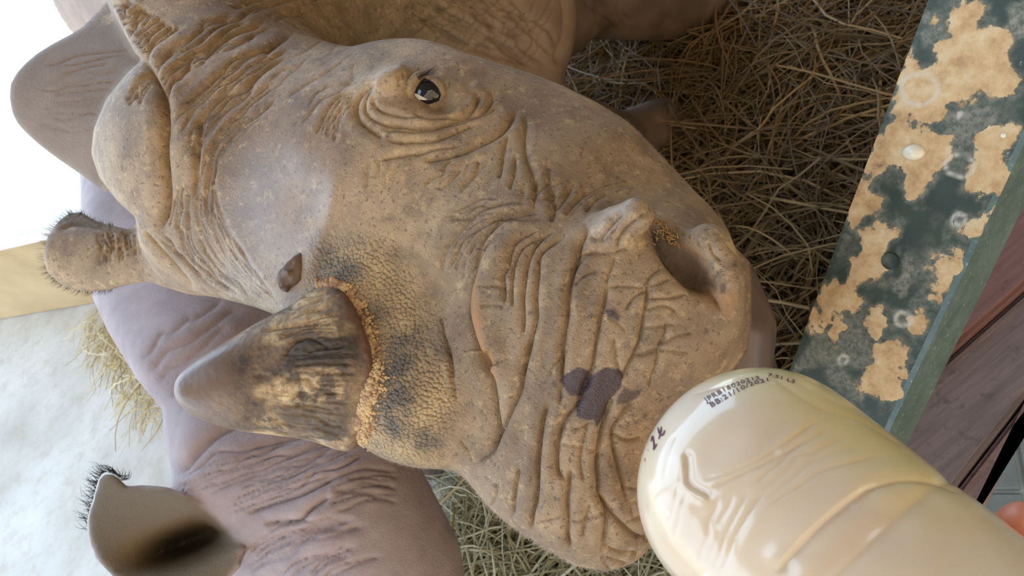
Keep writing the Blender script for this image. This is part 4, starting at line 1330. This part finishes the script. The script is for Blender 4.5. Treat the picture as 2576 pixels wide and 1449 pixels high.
# beaded rim where the hide meets the horn: small warty papillae
pts = crom([(812, 716), (845, 722), (875, 762), (897, 812), (912, 868), (925, 920), (932, 965), (915, 1010), (902, 1050), (896, 1090), (872, 1128)], 6)
bvhA = BVHTree.FromPolygons([tuple(x) for x in vA[(vA[:, 2] < .9)]], []) if False else None
sel = (SA.px > 760) & (SA.px < 1010) & (SA.py > 690) & (SA.py < 1160) & (SA.face > 0) & (vA[:, 2] < .75)
sv = vA[sel]; sn = SA.n[sel]; spx, spy = SA.px[sel], SA.py[sel]
PV = []; PF = []; nb = 0
ico = bmesh.new(); bmesh.ops.create_icosphere(ico, subdivisions=2, radius=1.0)
iv = np.array([v_.co[:] for v_ in ico.verts]); iff = np.array([[v_.index for v_ in f_.verts] for f_ in ico.faces]); ico.free()
for k in range(1300):
    b = pts[rng.integers(0, len(pts))]
    off = abs(rng.normal(0, 26)) - 10
    x, y = b[0] + off + rng.normal(0, 4), b[1] + rng.normal(0, 6)
    j = np.argmin((spx - x) ** 2 + (spy - y) ** 2)
    if (spx[j] - x) ** 2 + (spy[j] - y) ** 2 > 60: continue
    r = rng.uniform(.0010, .0021) * (1.2 - max(min(off, 60), 0) / 70)
    n_ = sn[j]; a = np.cross(n_, [0.3, .9, .1]); a /= np.linalg.norm(a); c_ = np.cross(n_, a)
    PV.append(sv[j] + r * (iv[:, :1] * a * rng.uniform(.8, 1.3) + iv[:, 1:2] * c_ * rng.uniform(.8, 1.3) + iv[:, 2:] * n_ * 1.3)); PF.append(iff + nb); nb += len(iv)
m = NT('horn_papillae'); M_pap = m.set(Base_Color=m.ramp(m.noise(90, 4, .6), [(.35, srgb(150, 104, 76)), (.55, srgb(204, 168, 118)), (.7, srgb(222, 190, 140))]), Roughness=.6)
o = part('horn_rim_papillae', cam2world(np.vstack(PV)), np.concatenate(PF), rhino, M_pap); tag(o, kind='stuff')

# small second horn: a low rough knob between the eyes
kd = skin_depth(740, 690)
knob_fn = chain([(725, 705, kd + .004, 30), (742, 682, kd + .001, 30), (765, 652, kd + .003, 20), (785, 622, kd + .004, 12)])
vK, fK = sdf_mesh(lambda p: knob_fn(p) + .0018 * fbm(p, 170, 3), 5, (660, 840, 560, 790, kd - .05, kd + .05))
vK, fK = subsurf(vK, fK, 1)
knob = part('second_horn_bud', cam2world(vK), fK, rhino, M_horn)
for nm, val in (('tip', .15), ('pale', 0), ('dark', .35), ('rim', .3)): attr(knob.data, nm, np.full(len(vK), val))

# eye
def sphere_part(name, c, r, parent, mat, scale=(1, 1, 1), seg=32, rings=16, clip=None):
    """uv sphere in camera axes, c camera-space centre"""
    v = []; 
    for j in range(rings + 1):
        th = math.pi * j / rings
        for i in range(seg):
            ph = 2 * math.pi * i / seg
            v.append((math.sin(th) * math.cos(ph) * scale[0], math.sin(th) * math.sin(ph) * scale[1], -math.cos(th) * scale[2]))
    f = [(j * seg + i, j * seg + (i + 1) % seg, (j + 1) * seg + (i + 1) % seg, (j + 1) * seg + i) for j in range(rings) for i in range(seg)]
    return part(name, cam2world(np.array(v) * r + c), np.array(f)[:, ::-1], parent, mat)


sel = (np.hypot(SA.px - 1085, SA.py - 240) < 6) & (SA.face > .3)
dE = np.median(vA[sel, 2]) if sel.any() else .64
print('eye depth', dE)
rE = 44 * dE / F
ec = cpt(1080, 238, dE + rE * .55)
eye = sphere_part('eyeball', ec, rE, rhino, M_eye)
def eye_patch(name, poly, mat, lift):
    q = crom(poly, 4, True); cen = q.mean(0)
    rows = 6; v = []
    for j in range(rows + 1):
        for p_ in q:
            x, y = cen + (p_ - cen) * (j / rows)
            r = np.array([(x - CX) / F, -(y - CY) / F, 1.0]); r /= np.linalg.norm(r)
            b = r @ ec; disc = b * b - (ec @ ec - (rE + lift) ** 2)
            v.append(r * (b - math.sqrt(max(disc, 0))))
    k = len(q)
    f = [(j * k + i, j * k + (i + 1) % k, (j + 1) * k + (i + 1) % k, (j + 1) * k + i) for j in range(rows) for i in range(k)]
    return part(name, cam2world(np.array(v)), np.array(f), eye, mat)
eye_patch('eye_white', [(1043, 235), (1054, 239), (1064, 244), (1073, 249), (1076, 251), (1068, 252), (1056, 251), (1046, 250)], M_eyew, .0004)
eye_patch('tear_duct', [(1047, 258), (1058, 262), (1072, 262), (1070, 272), (1058, 275), (1049, 268)], M_pink, .0005)
# eyelids close over the ball
def lid(name, pts, r):
    A = np.array([cpt(x, y, dE + dz) for x, y, dz in pts])
    A = crom(A, .004)
    k = 10; v = []
    n_ = len(A)
    for i in range(n_):
        t = A[min(i + 1, n_ - 1)] - A[max(i - 1, 0)]; t /= np.linalg.norm(t)
        a = np.cross(t, [0, 0, 1]); a /= np.linalg.norm(a); b = np.cross(t, a)
        rr = r * (.35 + .65 * math.sin(math.pi * (i + .5) / n_))
        for j in range(k):
            q = 2 * math.pi * j / k
            v.append(A[i] + rr * (a * math.cos(q) + b * math.sin(q) * 1.2))
    f = [(i * k + j, i * k + (j + 1) % k, (i + 1) * k + (j + 1) % k, (i + 1) * k + j) for i in range(n_ - 1) for j in range(k)]
    o = part(name, cam2world(np.array(v)), np.array(f), rhino, M_hide)
    for z_ in zone: attr(o.data, z_, np.zeros(len(v)))
    return o
lid('upper_eyelid', [(1030, 262, .004), (1030, 236, .001), (1036, 212, -.001), (1052, 194, 0), (1066, 186, .002)], .0052)
lid('front_eyelid', [(1064, 188, .002), (1090, 203, .0), (1110, 220, .0), (1118, 240, .001), (1108, 258, .002), (1085, 268, .003)], .0038)
lid('lower_eyelid', [(1034, 262, .004), (1050, 278, .003), (1080, 276, .002), (1110, 264, .002), (1134, 248, .003)], .0046)


def hairs(name, roots, parent, mat, r0=.00025):
    """roots: list of camera-space polylines"""
    V = []; Fq = []; b0 = 0
    for A in roots:
        A = np.asarray(A); n_ = len(A)
        for i in range(n_):
            t = A[min(i + 1, n_ - 1)] - A[max(i - 1, 0)]; t = t / (np.linalg.norm(t) + 1e-9)
            a = np.cross(t, [0.1, .2, .97]); a /= np.linalg.norm(a) + 1e-9; b = np.cross(t, a)
            rr = r0 * (1 - .85 * i / (n_ - 1))
            for j in range(3):
                q = 2.094 * j; V.append(A[i] + rr * (a * math.cos(q) + b * math.sin(q)))
        for i in range(n_ - 1):
            for j in range(3):
                Fq.append((b0 + i * 3 + j, b0 + i * 3 + (j + 1) % 3, b0 + (i + 1) * 3 + (j + 1) % 3, b0 + (i + 1) * 3 + j))
        b0 += n_ * 3
    o = part(name, cam2world(np.array(V)), np.array(Fq), parent, mat); tag(o, kind='stuff'); return o


def tuft(x, y, d, dx, dy, dd, curl=0.0, n=6):
    t = np.linspace(0, 1, n)[:, None]
    a, b = cpt(x, y, d), cpt(x + dx, y + dy, d + dd)
    side_ = cpt(x - dy * curl, y + dx * curl, d) - cpt(x, y, d)
    return a + (b - a) * t + side_ * np.sin(t * 3.1) * .8
hairs('eyelashes', [tuft(1040 + i * 1.3 + rng.normal(0, 1), 205 - i * .8 + rng.normal(0, 1.5), dE - .004, 22 + rng.normal(0, 5) + i * .4, -20 + rng.normal(0, 4), -.004, rng.normal(0, .15)) for i in range(26)], rhino, M_hair, .0003)
vwA = vA / np.linalg.norm(vA, axis=1, keepdims=True)
ndv = np.abs((SA.n * vwA).sum(1))


def outline_hairs(box, n, L0, L1, jit, bend=(0, 0)):
    """hairs rooted on the skin where it turns away"""
    x0, x1, y0, y1, d0, d1 = box
    k = np.nonzero((ndv < .16) & (SA.px > x0) & (SA.px < x1) & (SA.py > y0) & (SA.py < y1) & (vA[:, 2] > d0) & (vA[:, 2] < d1))[0]
    out = []
    if len(k) == 0: return out
    for i in rng.choice(k, n):
        p_ = vA[i]; n_ = SA.n[i] + rng.normal(0, jit, 3); n_ /= np.linalg.norm(n_)
        L = rng.uniform(L0, L1); t = np.linspace(0, 1, 4)[:, None]
        out.append(p_ - n_ * .0005 + n_ * L * t + np.array([*bend, 0]) * L * t * t)
    return out


hairs('ear_fringe', outline_hairs((85, 285, 515, 750, .76, .90), 420, .003, .008, .35, (-.5, 0)), rhino, M_hair, .00018)
fz = outline_hairs((1150, 1560, 1190, 1460, .4, .7), 900, .0015, .0042, .5) + outline_hairs((900, 1160, 1130, 1210, .4, .7), 300, .001, .003, .5) + outline_hairs((1050, 1700, 60, 460, .4, .8), 500, .0012, .003, .5)
hairs('skin_fuzz', fz, rhino, M_fuzz, .00010)
# bits of feed stuck in the nostril and on the face
m = NT('hay_crumb'); M_crumb = m.set(Base_Color=srgb(186, 142, 78), Roughness=.7)
cr_r = []
for i in range(70):
    t = rng.random(); x, y = (1640 + 60 * t + rng.normal(0, 8), 555 + 55 * t + rng.normal(0, 12)) if i < 42 else (1690 + rng.normal(0, 18), 590 + rng.normal(0, 10))
    j = np.argmin((SA.sx - x) ** 2 + (SA.sy - y) ** 2); d = vA[SA.idx[j], 2] - .0015
    a = rng.uniform(0, 6.28); L = rng.uniform(6, 14)
    cr_r.append(tuft(x, y, d, L * math.cos(a), L * math.sin(a), rng.normal(0, .002), 0, 3))
for x, y, a in ((1602, 646, 1.9), (1625, 1366, -.2), (1490, 800, .5), (1620, 935, .2), (1690, 920, .8)):
    j = np.argmin((SA.sx - x) ** 2 + (SA.sy - y) ** 2); d = vA[SA.idx[j], 2] - .001
    cr_r.append(tuft(x, y, d, 11 * math.cos(a), 11 * math.sin(a), 0, 0, 3))
hairs('feed_crumbs', cr_r, rhino, M_crumb, .0008)

# ================================================================== second rhino
SB = Sculpt(vB, fB)
Zq = lambda *p: T(100, 1000, 2.862, p)
SB.fam(Zq((1350, 850), (1700, 720), (2100, 560), (2400, 420)), Zq((900, 580), (1300, 420), (1700, 300), (2100, 200)), 17, 5, 4, 4, seed=31)
SB.crease(Zq((1480, 840), (1700, 760), (1900, 690), (2150, 560)), 9, 12, .5)
SB.crease(Zq((1600, 900), (1750, 900), (1880, 880), (1960, 800), (2100, 700)), 8, 12, .5)
SB.fam(Zq((1400, 1200), (1600, 1000), (1850, 900), (2150, 830)), Zq((1500, 1285), (1800, 1120), (2100, 1000), (2400, 900)), 8, 8, 7, 4, seed=32)
SB.fam(Zq((1700, 1285), (1900, 1150), (2200, 1050)), Zq((2000, 1400), (2200, 1250), (2500, 1150)), 6, 6, 5, 4, seed=33)
SB.fam(Zq((2100, 560), (2300, 500), (2576, 520)), Zq((2100, 820), (2300, 760), (2576, 760)), 8, 6, 5, 4, seed=34)
SB.crease([(440, 1200), (500, 1130), (560, 1080), (640, 1050)], 22, 16, .5)
SB.fam([(330, 880), (450, 800), (560, 740)], [(470, 1060), (600, 960), (700, 860)], 5, 14, 5, 8, seed=35)
vB = SB.apply()
M_hideB = hide('rhino_hide_pale', ((150, 128, 124), (176, 154, 150)))
rhino2 = empty('rhinoceros', (-.42, 1.1, 0))
tag(rhino2, 'lavender-grey rhinoceros calf behind, its open hairy ear turned up', 'rhinoceros')
oB = part('body', cam2world(vB), fB, rhino2, M_hideB)
inn = SB.mask([(250, 1200), (280, 1190), (330, 1225), (420, 1228), (480, 1252), (540, 1300), (600, 1370), (600, 1410), (560, 1470), (400, 1520), (270, 1445), (222, 1340), (222, 1300)], 8) * (vB[:, 2] < 1.03)
for k in zone: attr(oB.data, k, inn if k == 'inner' else np.full(len(vB), 1.0 if k == 'body' else 0.0))
roots = []
eg = crom([(300, 1196), (278, 1183), (256, 1187), (243, 1205), (232, 1245), (216, 1300), (215, 1345)], 2)
for i in range(150):
    x, y = eg[int(abs(rng.normal(0, .45)) % 1 * (len(eg) - 1))]
    d = float(D_earB(np.array([x]), np.array([y]))[0])
    L = rng.uniform(15, 48)
    roots.append(tuft(x + 4, y + 3, d, -L * .75 + rng.normal(0, 6), -L * .45 + rng.normal(0, 7) + (y - 1200) * .05, rng.normal(0, .01), rng.normal(0, .25)))
for i in range(24):
    x, y = 300 + rng.uniform(-4, 16), 1198 + rng.uniform(-2, 12)
    d = float(D_earB(np.array([x]), np.array([y]))[0])
    roots.append(tuft(x, y, d, rng.uniform(6, 22), -rng.uniform(6, 26), 0, rng.normal(.3, .2)))
hairs('ear_hairs', roots, rhino2, M_hair, .00042)

# ================================================================== milk bottle
ba, bb = P(1919, 1239, .356), P(2358, 1648, .305)
be = (bb - ba) / np.linalg.norm(bb - ba)
bmid = ba + be * .09
vw = (bmid - C0) / np.linalg.norm(bmid - C0)
bw = vw - be * (vw @ be); bw /= np.linalg.norm(bw)            # away from the viewer
bu = np.cross(bw, be); bu /= np.linalg.norm(bu)
if bu @ (P(2400, 1100, .35) - P(2300, 1300, .35)) < 0: bu = -bu   # towards the upper right edge
BR = .0550


def bprof(s):
    """radius along the axis, s metres from the shoulder towards the base"""
    body = np.interp(s, [0, .02, .043, .048, .0515, .055, .060, .09, .13, .17, .19, .198, .203], [.0550, .0552, .0552, .0548, .0538, .0548, .0553, .0556, .0556, .0553, .0545, .050, .038])
    cap = BR * np.clip(1 - np.clip(-s / .0545, 0, 1) ** 2.15, 0, 1) ** .5
    return np.where(s < 0, cap, body)


bs = np.concatenate([-.0545 * np.cos(np.linspace(0, math.pi / 2, 100)), np.linspace(0, .10, 130)[1:], np.linspace(.10, .203, 40)[1:]])
bphi = np.linspace(0, 2 * math.pi, 300, endpoint=False)
sg_, pg_ = np.meshgrid(bs, bphi, indexing='ij')
rad = bprof(sg_)
cph, sph = np.cos(pg_), np.sin(pg_)
n_se = 2.35
sq = (np.abs(cph) ** n_se + np.abs(sph) ** n_se) ** (-1 / n_se)
bl = np.clip((sg_ + .06) / .06, 0, 1)
rad = rad * (1 + (sq - 1) * bl * .5)
bv = ba + be * sg_[..., None] + (bu * cph[..., None] + bw * sph[..., None]) * rad[..., None]
nS, nP = sg_.shape
kk = np.arange(nS * nP).reshape(nS, nP)
bf = np.stack([kk[:-1].ravel(), np.roll(kk, -1, 1)[:-1].ravel(), np.roll(kk, -1, 1)[1:].ravel(), kk[1:].ravel()], -1)
bvc = world2cam(bv.reshape(-1, 3))
nn_ = vnormals(bvc, bf); cen_ = world2cam(ba + be * .05)
if ((bvc - cen_) * nn_).sum(1).mean() < 0: bf = bf[:, ::-1]
SBt = Sculpt(bvc, bf); DEEP = .75
Zk = lambda *p: T(1580, 880, 2.546, p)
SBt.crease(Zk((360, 640), (365, 760), (370, 840), (400, 880), (490, 930), (540, 960)), 6, 4, .9, step=5)
SBt.ridge(Zk((380, 830), (520, 840), (680, 780), (850, 690), (980, 590), (1100, 500), (1220, 450)), 12, 4)
SBt.crease(Zk((430, 850), (650, 790), (850, 700), (1000, 600), (1180, 480), (1260, 450)), 8, 5, .6)
SBt.crease(Zk((520, 900), (720, 800), (900, 720), (1050, 640), (1180, 570)), 7, 4, .6)
SBt.blob(*Zk((560, 650))[0], 90, 40, -45, -8)
SBt.fam(Zk((500, 950), (470, 1100), (420, 1350)), Zk((900, 900), (760, 1100), (600, 1449)), 4, 8, 4, 3, .7, seed=51, cut=.1)
SBt.crease(Zk((1600, 850), (1480, 920), (1300, 1060), (1150, 1200), (1030, 1330), (940, 1449)), 12, 9, .6, step=5)
SBt.crease(Zk((1500, 900), (1750, 840), (1950, 850), (2150, 920)), 10, 8, .7)
SBt.fam(Zk((1240, 460), (1000, 620), (800, 850)), Zk((1700, 700), (1300, 800), (900, 1050)), 4, 9, 3.5, 3, .6, seed=52)
SBt.fam(Zk((300, 500), (230, 700), (180, 900)), Zk((420, 960), (340, 1150), (300, 1300)), 3, 6, 2.5, 3, .6, seed=53)
SBt.crease(Zk((400, 290), (560, 240), (750, 190), (900, 160)), 7, 3, .7)
SBt.crease(Zk((900, 160), (1050, 260), (1250, 380), (1500, 460), (1800, 640)), 9, 4, .7)
for k in range(26):
    SBt.blob(1580 + rng.uniform(1100, 2300) / 2.546, 880 + rng.uniform(700, 1449) / 2.546, rng.uniform(20, 60), rng.uniform(14, 30), rng.uniform(-60, 30), rng.uniform(-2.5, 2.5))
bvc = SBt.apply()
bottle = empty('milk_bottle', cam2world(bvc).mean(0) * np.array([1, 1, 1]))
tag(bottle, 'large creamy translucent plastic bottle of milk held to the calf', 'bottle')
m = NT('milky_plastic')
c = m.ramp(m.noise(11, 4, .5), [(.3, srgb(206, 176, 142)), (.55, srgb(220, 197, 168)), (.75, srgb(230, 213, 190))])
c = m.mix(m.math('MULTIPLY', m.at('yellow'), .65), c, srgb(236, 218, 124))
fl = m.ramp(m.voro(60), [(.06, 1), (.13, 0)])
c = m.mix(m.math('MULTIPLY', fl, .5), c, srgb(236, 228, 210))
M_bot = m.set(Base_Color=c, Roughness=.2, Subsurface_Weight=.35, Subsurface_Radius=(.02, .014, .008), Subsurface_Scale=.6, Coat_Weight=.5, Coat_Roughness=.06, Specular_IOR_Level=.5)
ob = part('bottle_body', cam2world(bvc), bf, bottle, M_bot)
yl = np.clip(np.cos(pg_ - math.radians(-8)) * 1.6 - .75, 0, 1) * np.clip((.10 - sg_) / .06, 0, 1)
attr(ob.data, 'yellow', np.clip(yl.ravel(), 0, 1))
m = NT('teat_rubber'); M_teat = m.set(Base_Color=srgb(196, 120, 72), Roughness=.5)
# teat over the neck, inside the calf's mouth
tpath = crom([ba - be * .030 + bw * .030, ba - be * .040 + bw * .055, P(1745, 1100, .455), P(1725, 1075, .50), P(1715, 1060, .53)], .004)
tv_ = []; NTt = len(tpath)
for i in range(NTt):
    t_ = tpath[min(i + 1, NTt - 1)] - tpath[max(i - 1, 0)]; t_ /= np.linalg.norm(t_)
    a0 = np.cross(t_, bu); a0 /= np.linalg.norm(a0); b0_ = np.cross(t_, a0)
    r_ = np.interp(i / (NTt - 1), [0, .3, .34, .5, .9, 1], [.018, .016, .0165, .011, .008, .004])
    for k in range(28):
        q_ = 2 * math.pi * k / 28
        tv_.append(tpath[i] + (a0 * math.cos(q_) + b0_ * math.sin(q_)) * r_)
tf_ = [(j * 28 + i, j * 28 + (i + 1) % 28, (j + 1) * 28 + (i + 1) % 28, (j + 1) * 28 + i) for j in range(NTt - 1) for i in range(28)]
part('teat', np.array(tv_), np.array(tf_), bottle, M_teat)

# printed and hand-written marks
bw_v = cam2world(bvc)
bvh = BVHTree.FromPolygons([tuple(x) for x in bw_v], [tuple(int(i) for i in f) for f in bf])


def hit(px, py, off=.00025):
    r = np.array([(px - CX) / F, -(py - CY) / F, 1.0]) @ M
    r = r / np.linalg.norm(r)
    h = bvh.ray_cast(Vector(C0), Vector(r))
    if h[0] is None: return None
    n_ = Vector(h[1]); n_ = -n_ if n_.dot(Vector(r)) > 0 else n_
    return np.array(h[0] + n_ * off)


m = NT('print_ink'); M_ink = m.set(Base_Color=srgb(96, 66, 74), Roughness=.5)
m = NT('marker_ink'); M_ink2 = m.set(Base_Color=srgb(88, 38, 56), Roughness=.45)


def text_on(name, s, base, height, mat, slant=0.0):
    cu = bpy.data.curves.new('txt', 'FONT'); cu.body = s; cu.resolution_u = 3
    cu.space_character = 1.12; cu.offset = .018
    o = bpy.data.objects.new('txt', cu); COL.objects.link(o)
    dg = bpy.context.evaluated_depsgraph_get(); dg.update()
    me0 = o.evaluated_get(dg).to_mesh()
    bm = bmesh.new(); bm.from_mesh(me0)
    bmesh.ops.triangulate(bm, faces=bm.faces)
    V = np.array([v_.co[:] for v_ in bm.verts]); Fs = [[v_.index for v_ in f_.verts] for f_ in bm.faces]
    bm.free(); o.evaluated_get(dg).to_mesh_clear()
    bpy.data.objects.remove(o); bpy.data.curves.remove(cu)
    w = V[:, 0].max(); x0 = V[:, 0].min(); hh = .70
    c_ = crom(base, 2.0)
    L = np.concatenate([[0], np.cumsum(np.linalg.norm(np.diff(c_, axis=0), axis=1))])
    out = []
    for x, y, _ in V:
        l = (x - x0) / (w - x0) * L[-1]
        p_ = np.array([np.interp(l, L, c_[:, 0]), np.interp(l, L, c_[:, 1])])
        q_ = np.array([np.interp(min(l + 3, L[-1]), L, c_[:, 0]), np.interp(min(l + 3, L[-1]), L, c_[:, 1])]) - np.array([np.interp(max(l - 3, 0), L, c_[:, 0]), np.interp(max(l - 3, 0), L, c_[:, 1])])
        q_ /= np.linalg.norm(q_)
        nrm_ = np.array([q_[1], -q_[0]])
        h_ = height(l / L[-1]) if callable(height) else height
        p_ = p_ + nrm_ * (y / hh * h_) + q_ * (y / hh * h_ * slant)
        w_ = hit(*p_)
        out.append(w_ if w_ is not None else (out[-1] if out else hit(*c_[len(c_) // 2])))
    return part(name, np.array(out), np.array(Fs), bottle, mat, False)


Zx = lambda *p: T(1700, 920, 7.36, p)
o = text_on('printed_code', 'JPRB16020212', Zx((560, 690), (740, 580), (930, 470), (1120, 385), (1320, 310), (1560, 245)), lambda t: 13 - 5 * t, M_ink, -.1)
o = text_on('best_before_date', 'BB:21/10/2021', Zx((670, 775), (830, 680), (1000, 580), (1200, 470), (1420, 370), (1720, 290)), lambda t: 13.5 - 5 * t, M_ink, -.1)
o = text_on('printed_time', '7:51 L2', Zx((1705, 200), (1850, 230), (2020, 280), (2200, 330)), 8, M_ink)


def stroke(name, pts_, wpx, mat):
    c_ = crom(pts_, 1.5); V = []
    for i, p_ in enumerate(c_):
        q_ = c_[min(i + 1, len(c_) - 1)] - c_[max(i - 1, 0)]; q_ = q_ / np.linalg.norm(q_); n2_ = np.array([-q_[1], q_[0]])
        ww_ = wpx * (.6 + .4 * math.sin(math.pi * i / (len(c_) - 1)))
        for s_ in (-.5, .5):
            h_ = hit(*(p_ + n2_ * ww_ * s_), .0003)
            V.append(h_ if h_ is not None else (V[-1] if V else hit(1700, 1120, .0003)))
    f_ = [(2 * i, 2 * i + 1, 2 * i + 3, 2 * i + 2) for i in range(len(c_) - 1)]
    return part(name, np.array(V), np.array(f_), bottle, mat, False)


Zz = lambda *p: T(1590, 1030, 9.66, p)
for q in (((470, 790), (490, 700), (510, 660), (525, 740), (540, 870), (525, 990)), ((525, 990), (570, 920), (610, 840)),
          ((640, 440), (655, 540), (690, 610), (740, 610)), ((715, 420), (710, 520), (690, 620), (655, 730)), ((700, 640), (760, 620), (800, 515)), ((660, 500), (690, 560), (712, 500))):
    stroke('marker_stroke', Zz(*q), 3.8, M_ink2)
for q in (((400, 985), (393, 1020)), ((330, 1180), (318, 1260)), ((600, 190), (560, 330), (520, 430))):
    stroke('marker_stroke', Zz(*q), 1.6, M_ink)

# ================================================================== keeper's hand
def bpt(s, phi, dr):
    a_ = math.radians(phi)
    return ba + be * s + (bu * math.cos(a_) + bw * math.sin(a_)) * (BR + dr)


fingers = [(.0725, 9, .0095), (.097, 8, .0100), (.118, 12, .0095), (.137, 26, .0085)]
fch = []
for s_, tip, r_ in fingers:
    ang = [(135, r_ * 1.15, .012), (108, r_ * 1.1, .011), (78, r_ * 1.12, .010), (52, r_ * 1.0, .0095), (30 + tip * .3, r_ * 1.02, .009), (tip, r_ * .86, .0075)]
    fch.append(chain_c([(world2cam(bpt(s_ + .004 * (1 - a / 135.), a, dr)), r) for a, r, dr in ang]))
palm = chain_c([(world2cam(bpt(s_, a_, .017)), r_) for s_, a_, r_ in ((.080, 142, .014), (.118, 150, .018), (.144, 148, .015))])
palm2 = chain_c([(world2cam(bpt(s_, a_, .020)), r_) for s_, a_, r_ in ((.096, 170, .015), (.123, 178, .019), (.148, 168, .016))])
thumb = chain_c([(world2cam(bpt(s_, a_, dr)), r_) for s_, a_, dr, r_ in ((.130, 182, .017, .016), (.118, 196, .013, .0125), (.112, 208, .010, .0115), (.110, 220, .009, .0095))])
wr0 = bpt(.126, 168, .03); wdir = (be * .55 + bw * .5 - bu * .6); wdir /= np.linalg.norm(wdir)
wrist = chain_c([(world2cam(bpt(.123, 172, .022)), .021), (world2cam(wr0 + wdir * .06), .024), (world2cam(wr0 + wdir * .14), .030), (world2cam(wr0 + wdir * .26), .038)])


def hand_sdf(p):
    s = palm(p)
    s = smin(s, palm2(p), .02); s = smin(s, thumb(p), .008); s = smin(s, wrist(p), .02)
    for fn in fch: s = smin(s, fn(p), .003)
    return s


lo = np.min([world2cam(bpt(s_, a_, .05)) for s_ in (.08, .2) for a_ in range(0, 360, 30)] + [world2cam(wr0 + wdir * .31)], axis=0) - .03
hi = np.max([world2cam(bpt(s_, a_, .05)) for s_ in (.08, .2) for a_ in range(0, 360, 30)] + [world2cam(wr0 + wdir * .31)], axis=0) + .03


def grid_mesh(sdf, lo, hi, h):
    n = np.ceil((hi - lo) / h).astype(int)
    ax = [lo[i] + np.arange(n[i] + 1) * h for i in range(3)]
    X = np.stack(np.meshgrid(*ax, indexing='ij'), -1)
    V = np.concatenate([sdf(X.reshape(-1, 3)[i:i + 120000]) for i in range(0, X.size // 3, 120000)]).reshape(X.shape[:3])
    c8 = [(a, b, c) for a in (0, 1) for b in (0, 1) for c in (0, 1)]
    W = np.stack([V[a:n[0] + a, b:n[1] + b, c:n[2] + c] for a, b, c in c8], -1)
    neg = (W < 0).sum(-1); act = (neg > 0) & (neg < 8)
    I = np.argwhere(act); w = W[act]
    acc = np.zeros((len(I), 3)); cnt = np.zeros(len(I)); cp = np.array(c8, float)
    for a in range(8):
        for b in range(a + 1, 8):
            if bin(a ^ b).count('1') != 1: continue
            mm = (w[:, a] < 0) != (w[:, b] < 0); t = w[mm, a] / (w[mm, a] - w[mm, b])
            acc[mm] += cp[a] + (cp[b] - cp[a]) * t[:, None]; cnt[mm] += 1
    verts = lo + (I + acc / cnt[:, None]) * h
    idx = np.full(n, -1); idx[act] = np.arange(len(I))
    fs = []
    for axn, (d1, d2) in enumerate((((0, 1, 0), (0, 0, 1)), ((0, 0, 1), (1, 0, 0)), ((1, 0, 0), (0, 1, 0)))):
        other = (4, 2, 1)[axn]
        mm = np.nonzero((w[:, 0] < 0) != (w[:, other] < 0))[0]
        i = I[mm]; d1 = np.array(d1); d2 = np.array(d2)
        ok_ = ((i - d1 - d2) >= 0).all(1); i = i[ok_]; mm = mm[ok_]
        q = np.stack([mm, idx[tuple((i - d1).T)], idx[tuple((i - d1 - d2).T)], idx[tuple((i - d2).T)]], -1)
        fl_ = ~(w[mm, 0] < 0); q[fl_] = q[fl_][:, ::-1]
        fs.append(q[(q >= 0).all(1)])
    fs = np.concatenate(fs)
    return verts, fs


vh, fh = grid_mesh(hand_sdf, lo, hi, .004)
vh, fh = subsurf(vh, fh, 1)
nh = vnormals(vh, fh)
if (hand_sdf(vh[::50] + nh[::50] * .002) < hand_sdf(vh[::50] - nh[::50] * .002)).mean() > .5: fh = fh[:, ::-1]
m = NT('skin')
c = m.ramp(m.noise(60, 4, .6), [(.3, srgb(206, 122, 96)), (.7, srgb(226, 148, 118))])
m.l.new(m.bump(m.noise(500, 3, .6), .2, .0006), m.b.inputs['Normal'])
M_skin = m.set(Base_Color=c, Roughness=.45, Subsurface_Weight=.3, Subsurface_Radius=(.008, .003, .002), Subsurface_Scale=.6)
hand = empty('person', cam2world(vh).mean(0))
tag(hand, 'keeper with a bare hand, fingertip showing round the milk bottle', 'person')
part('hand', cam2world(vh), fh, hand, M_skin)
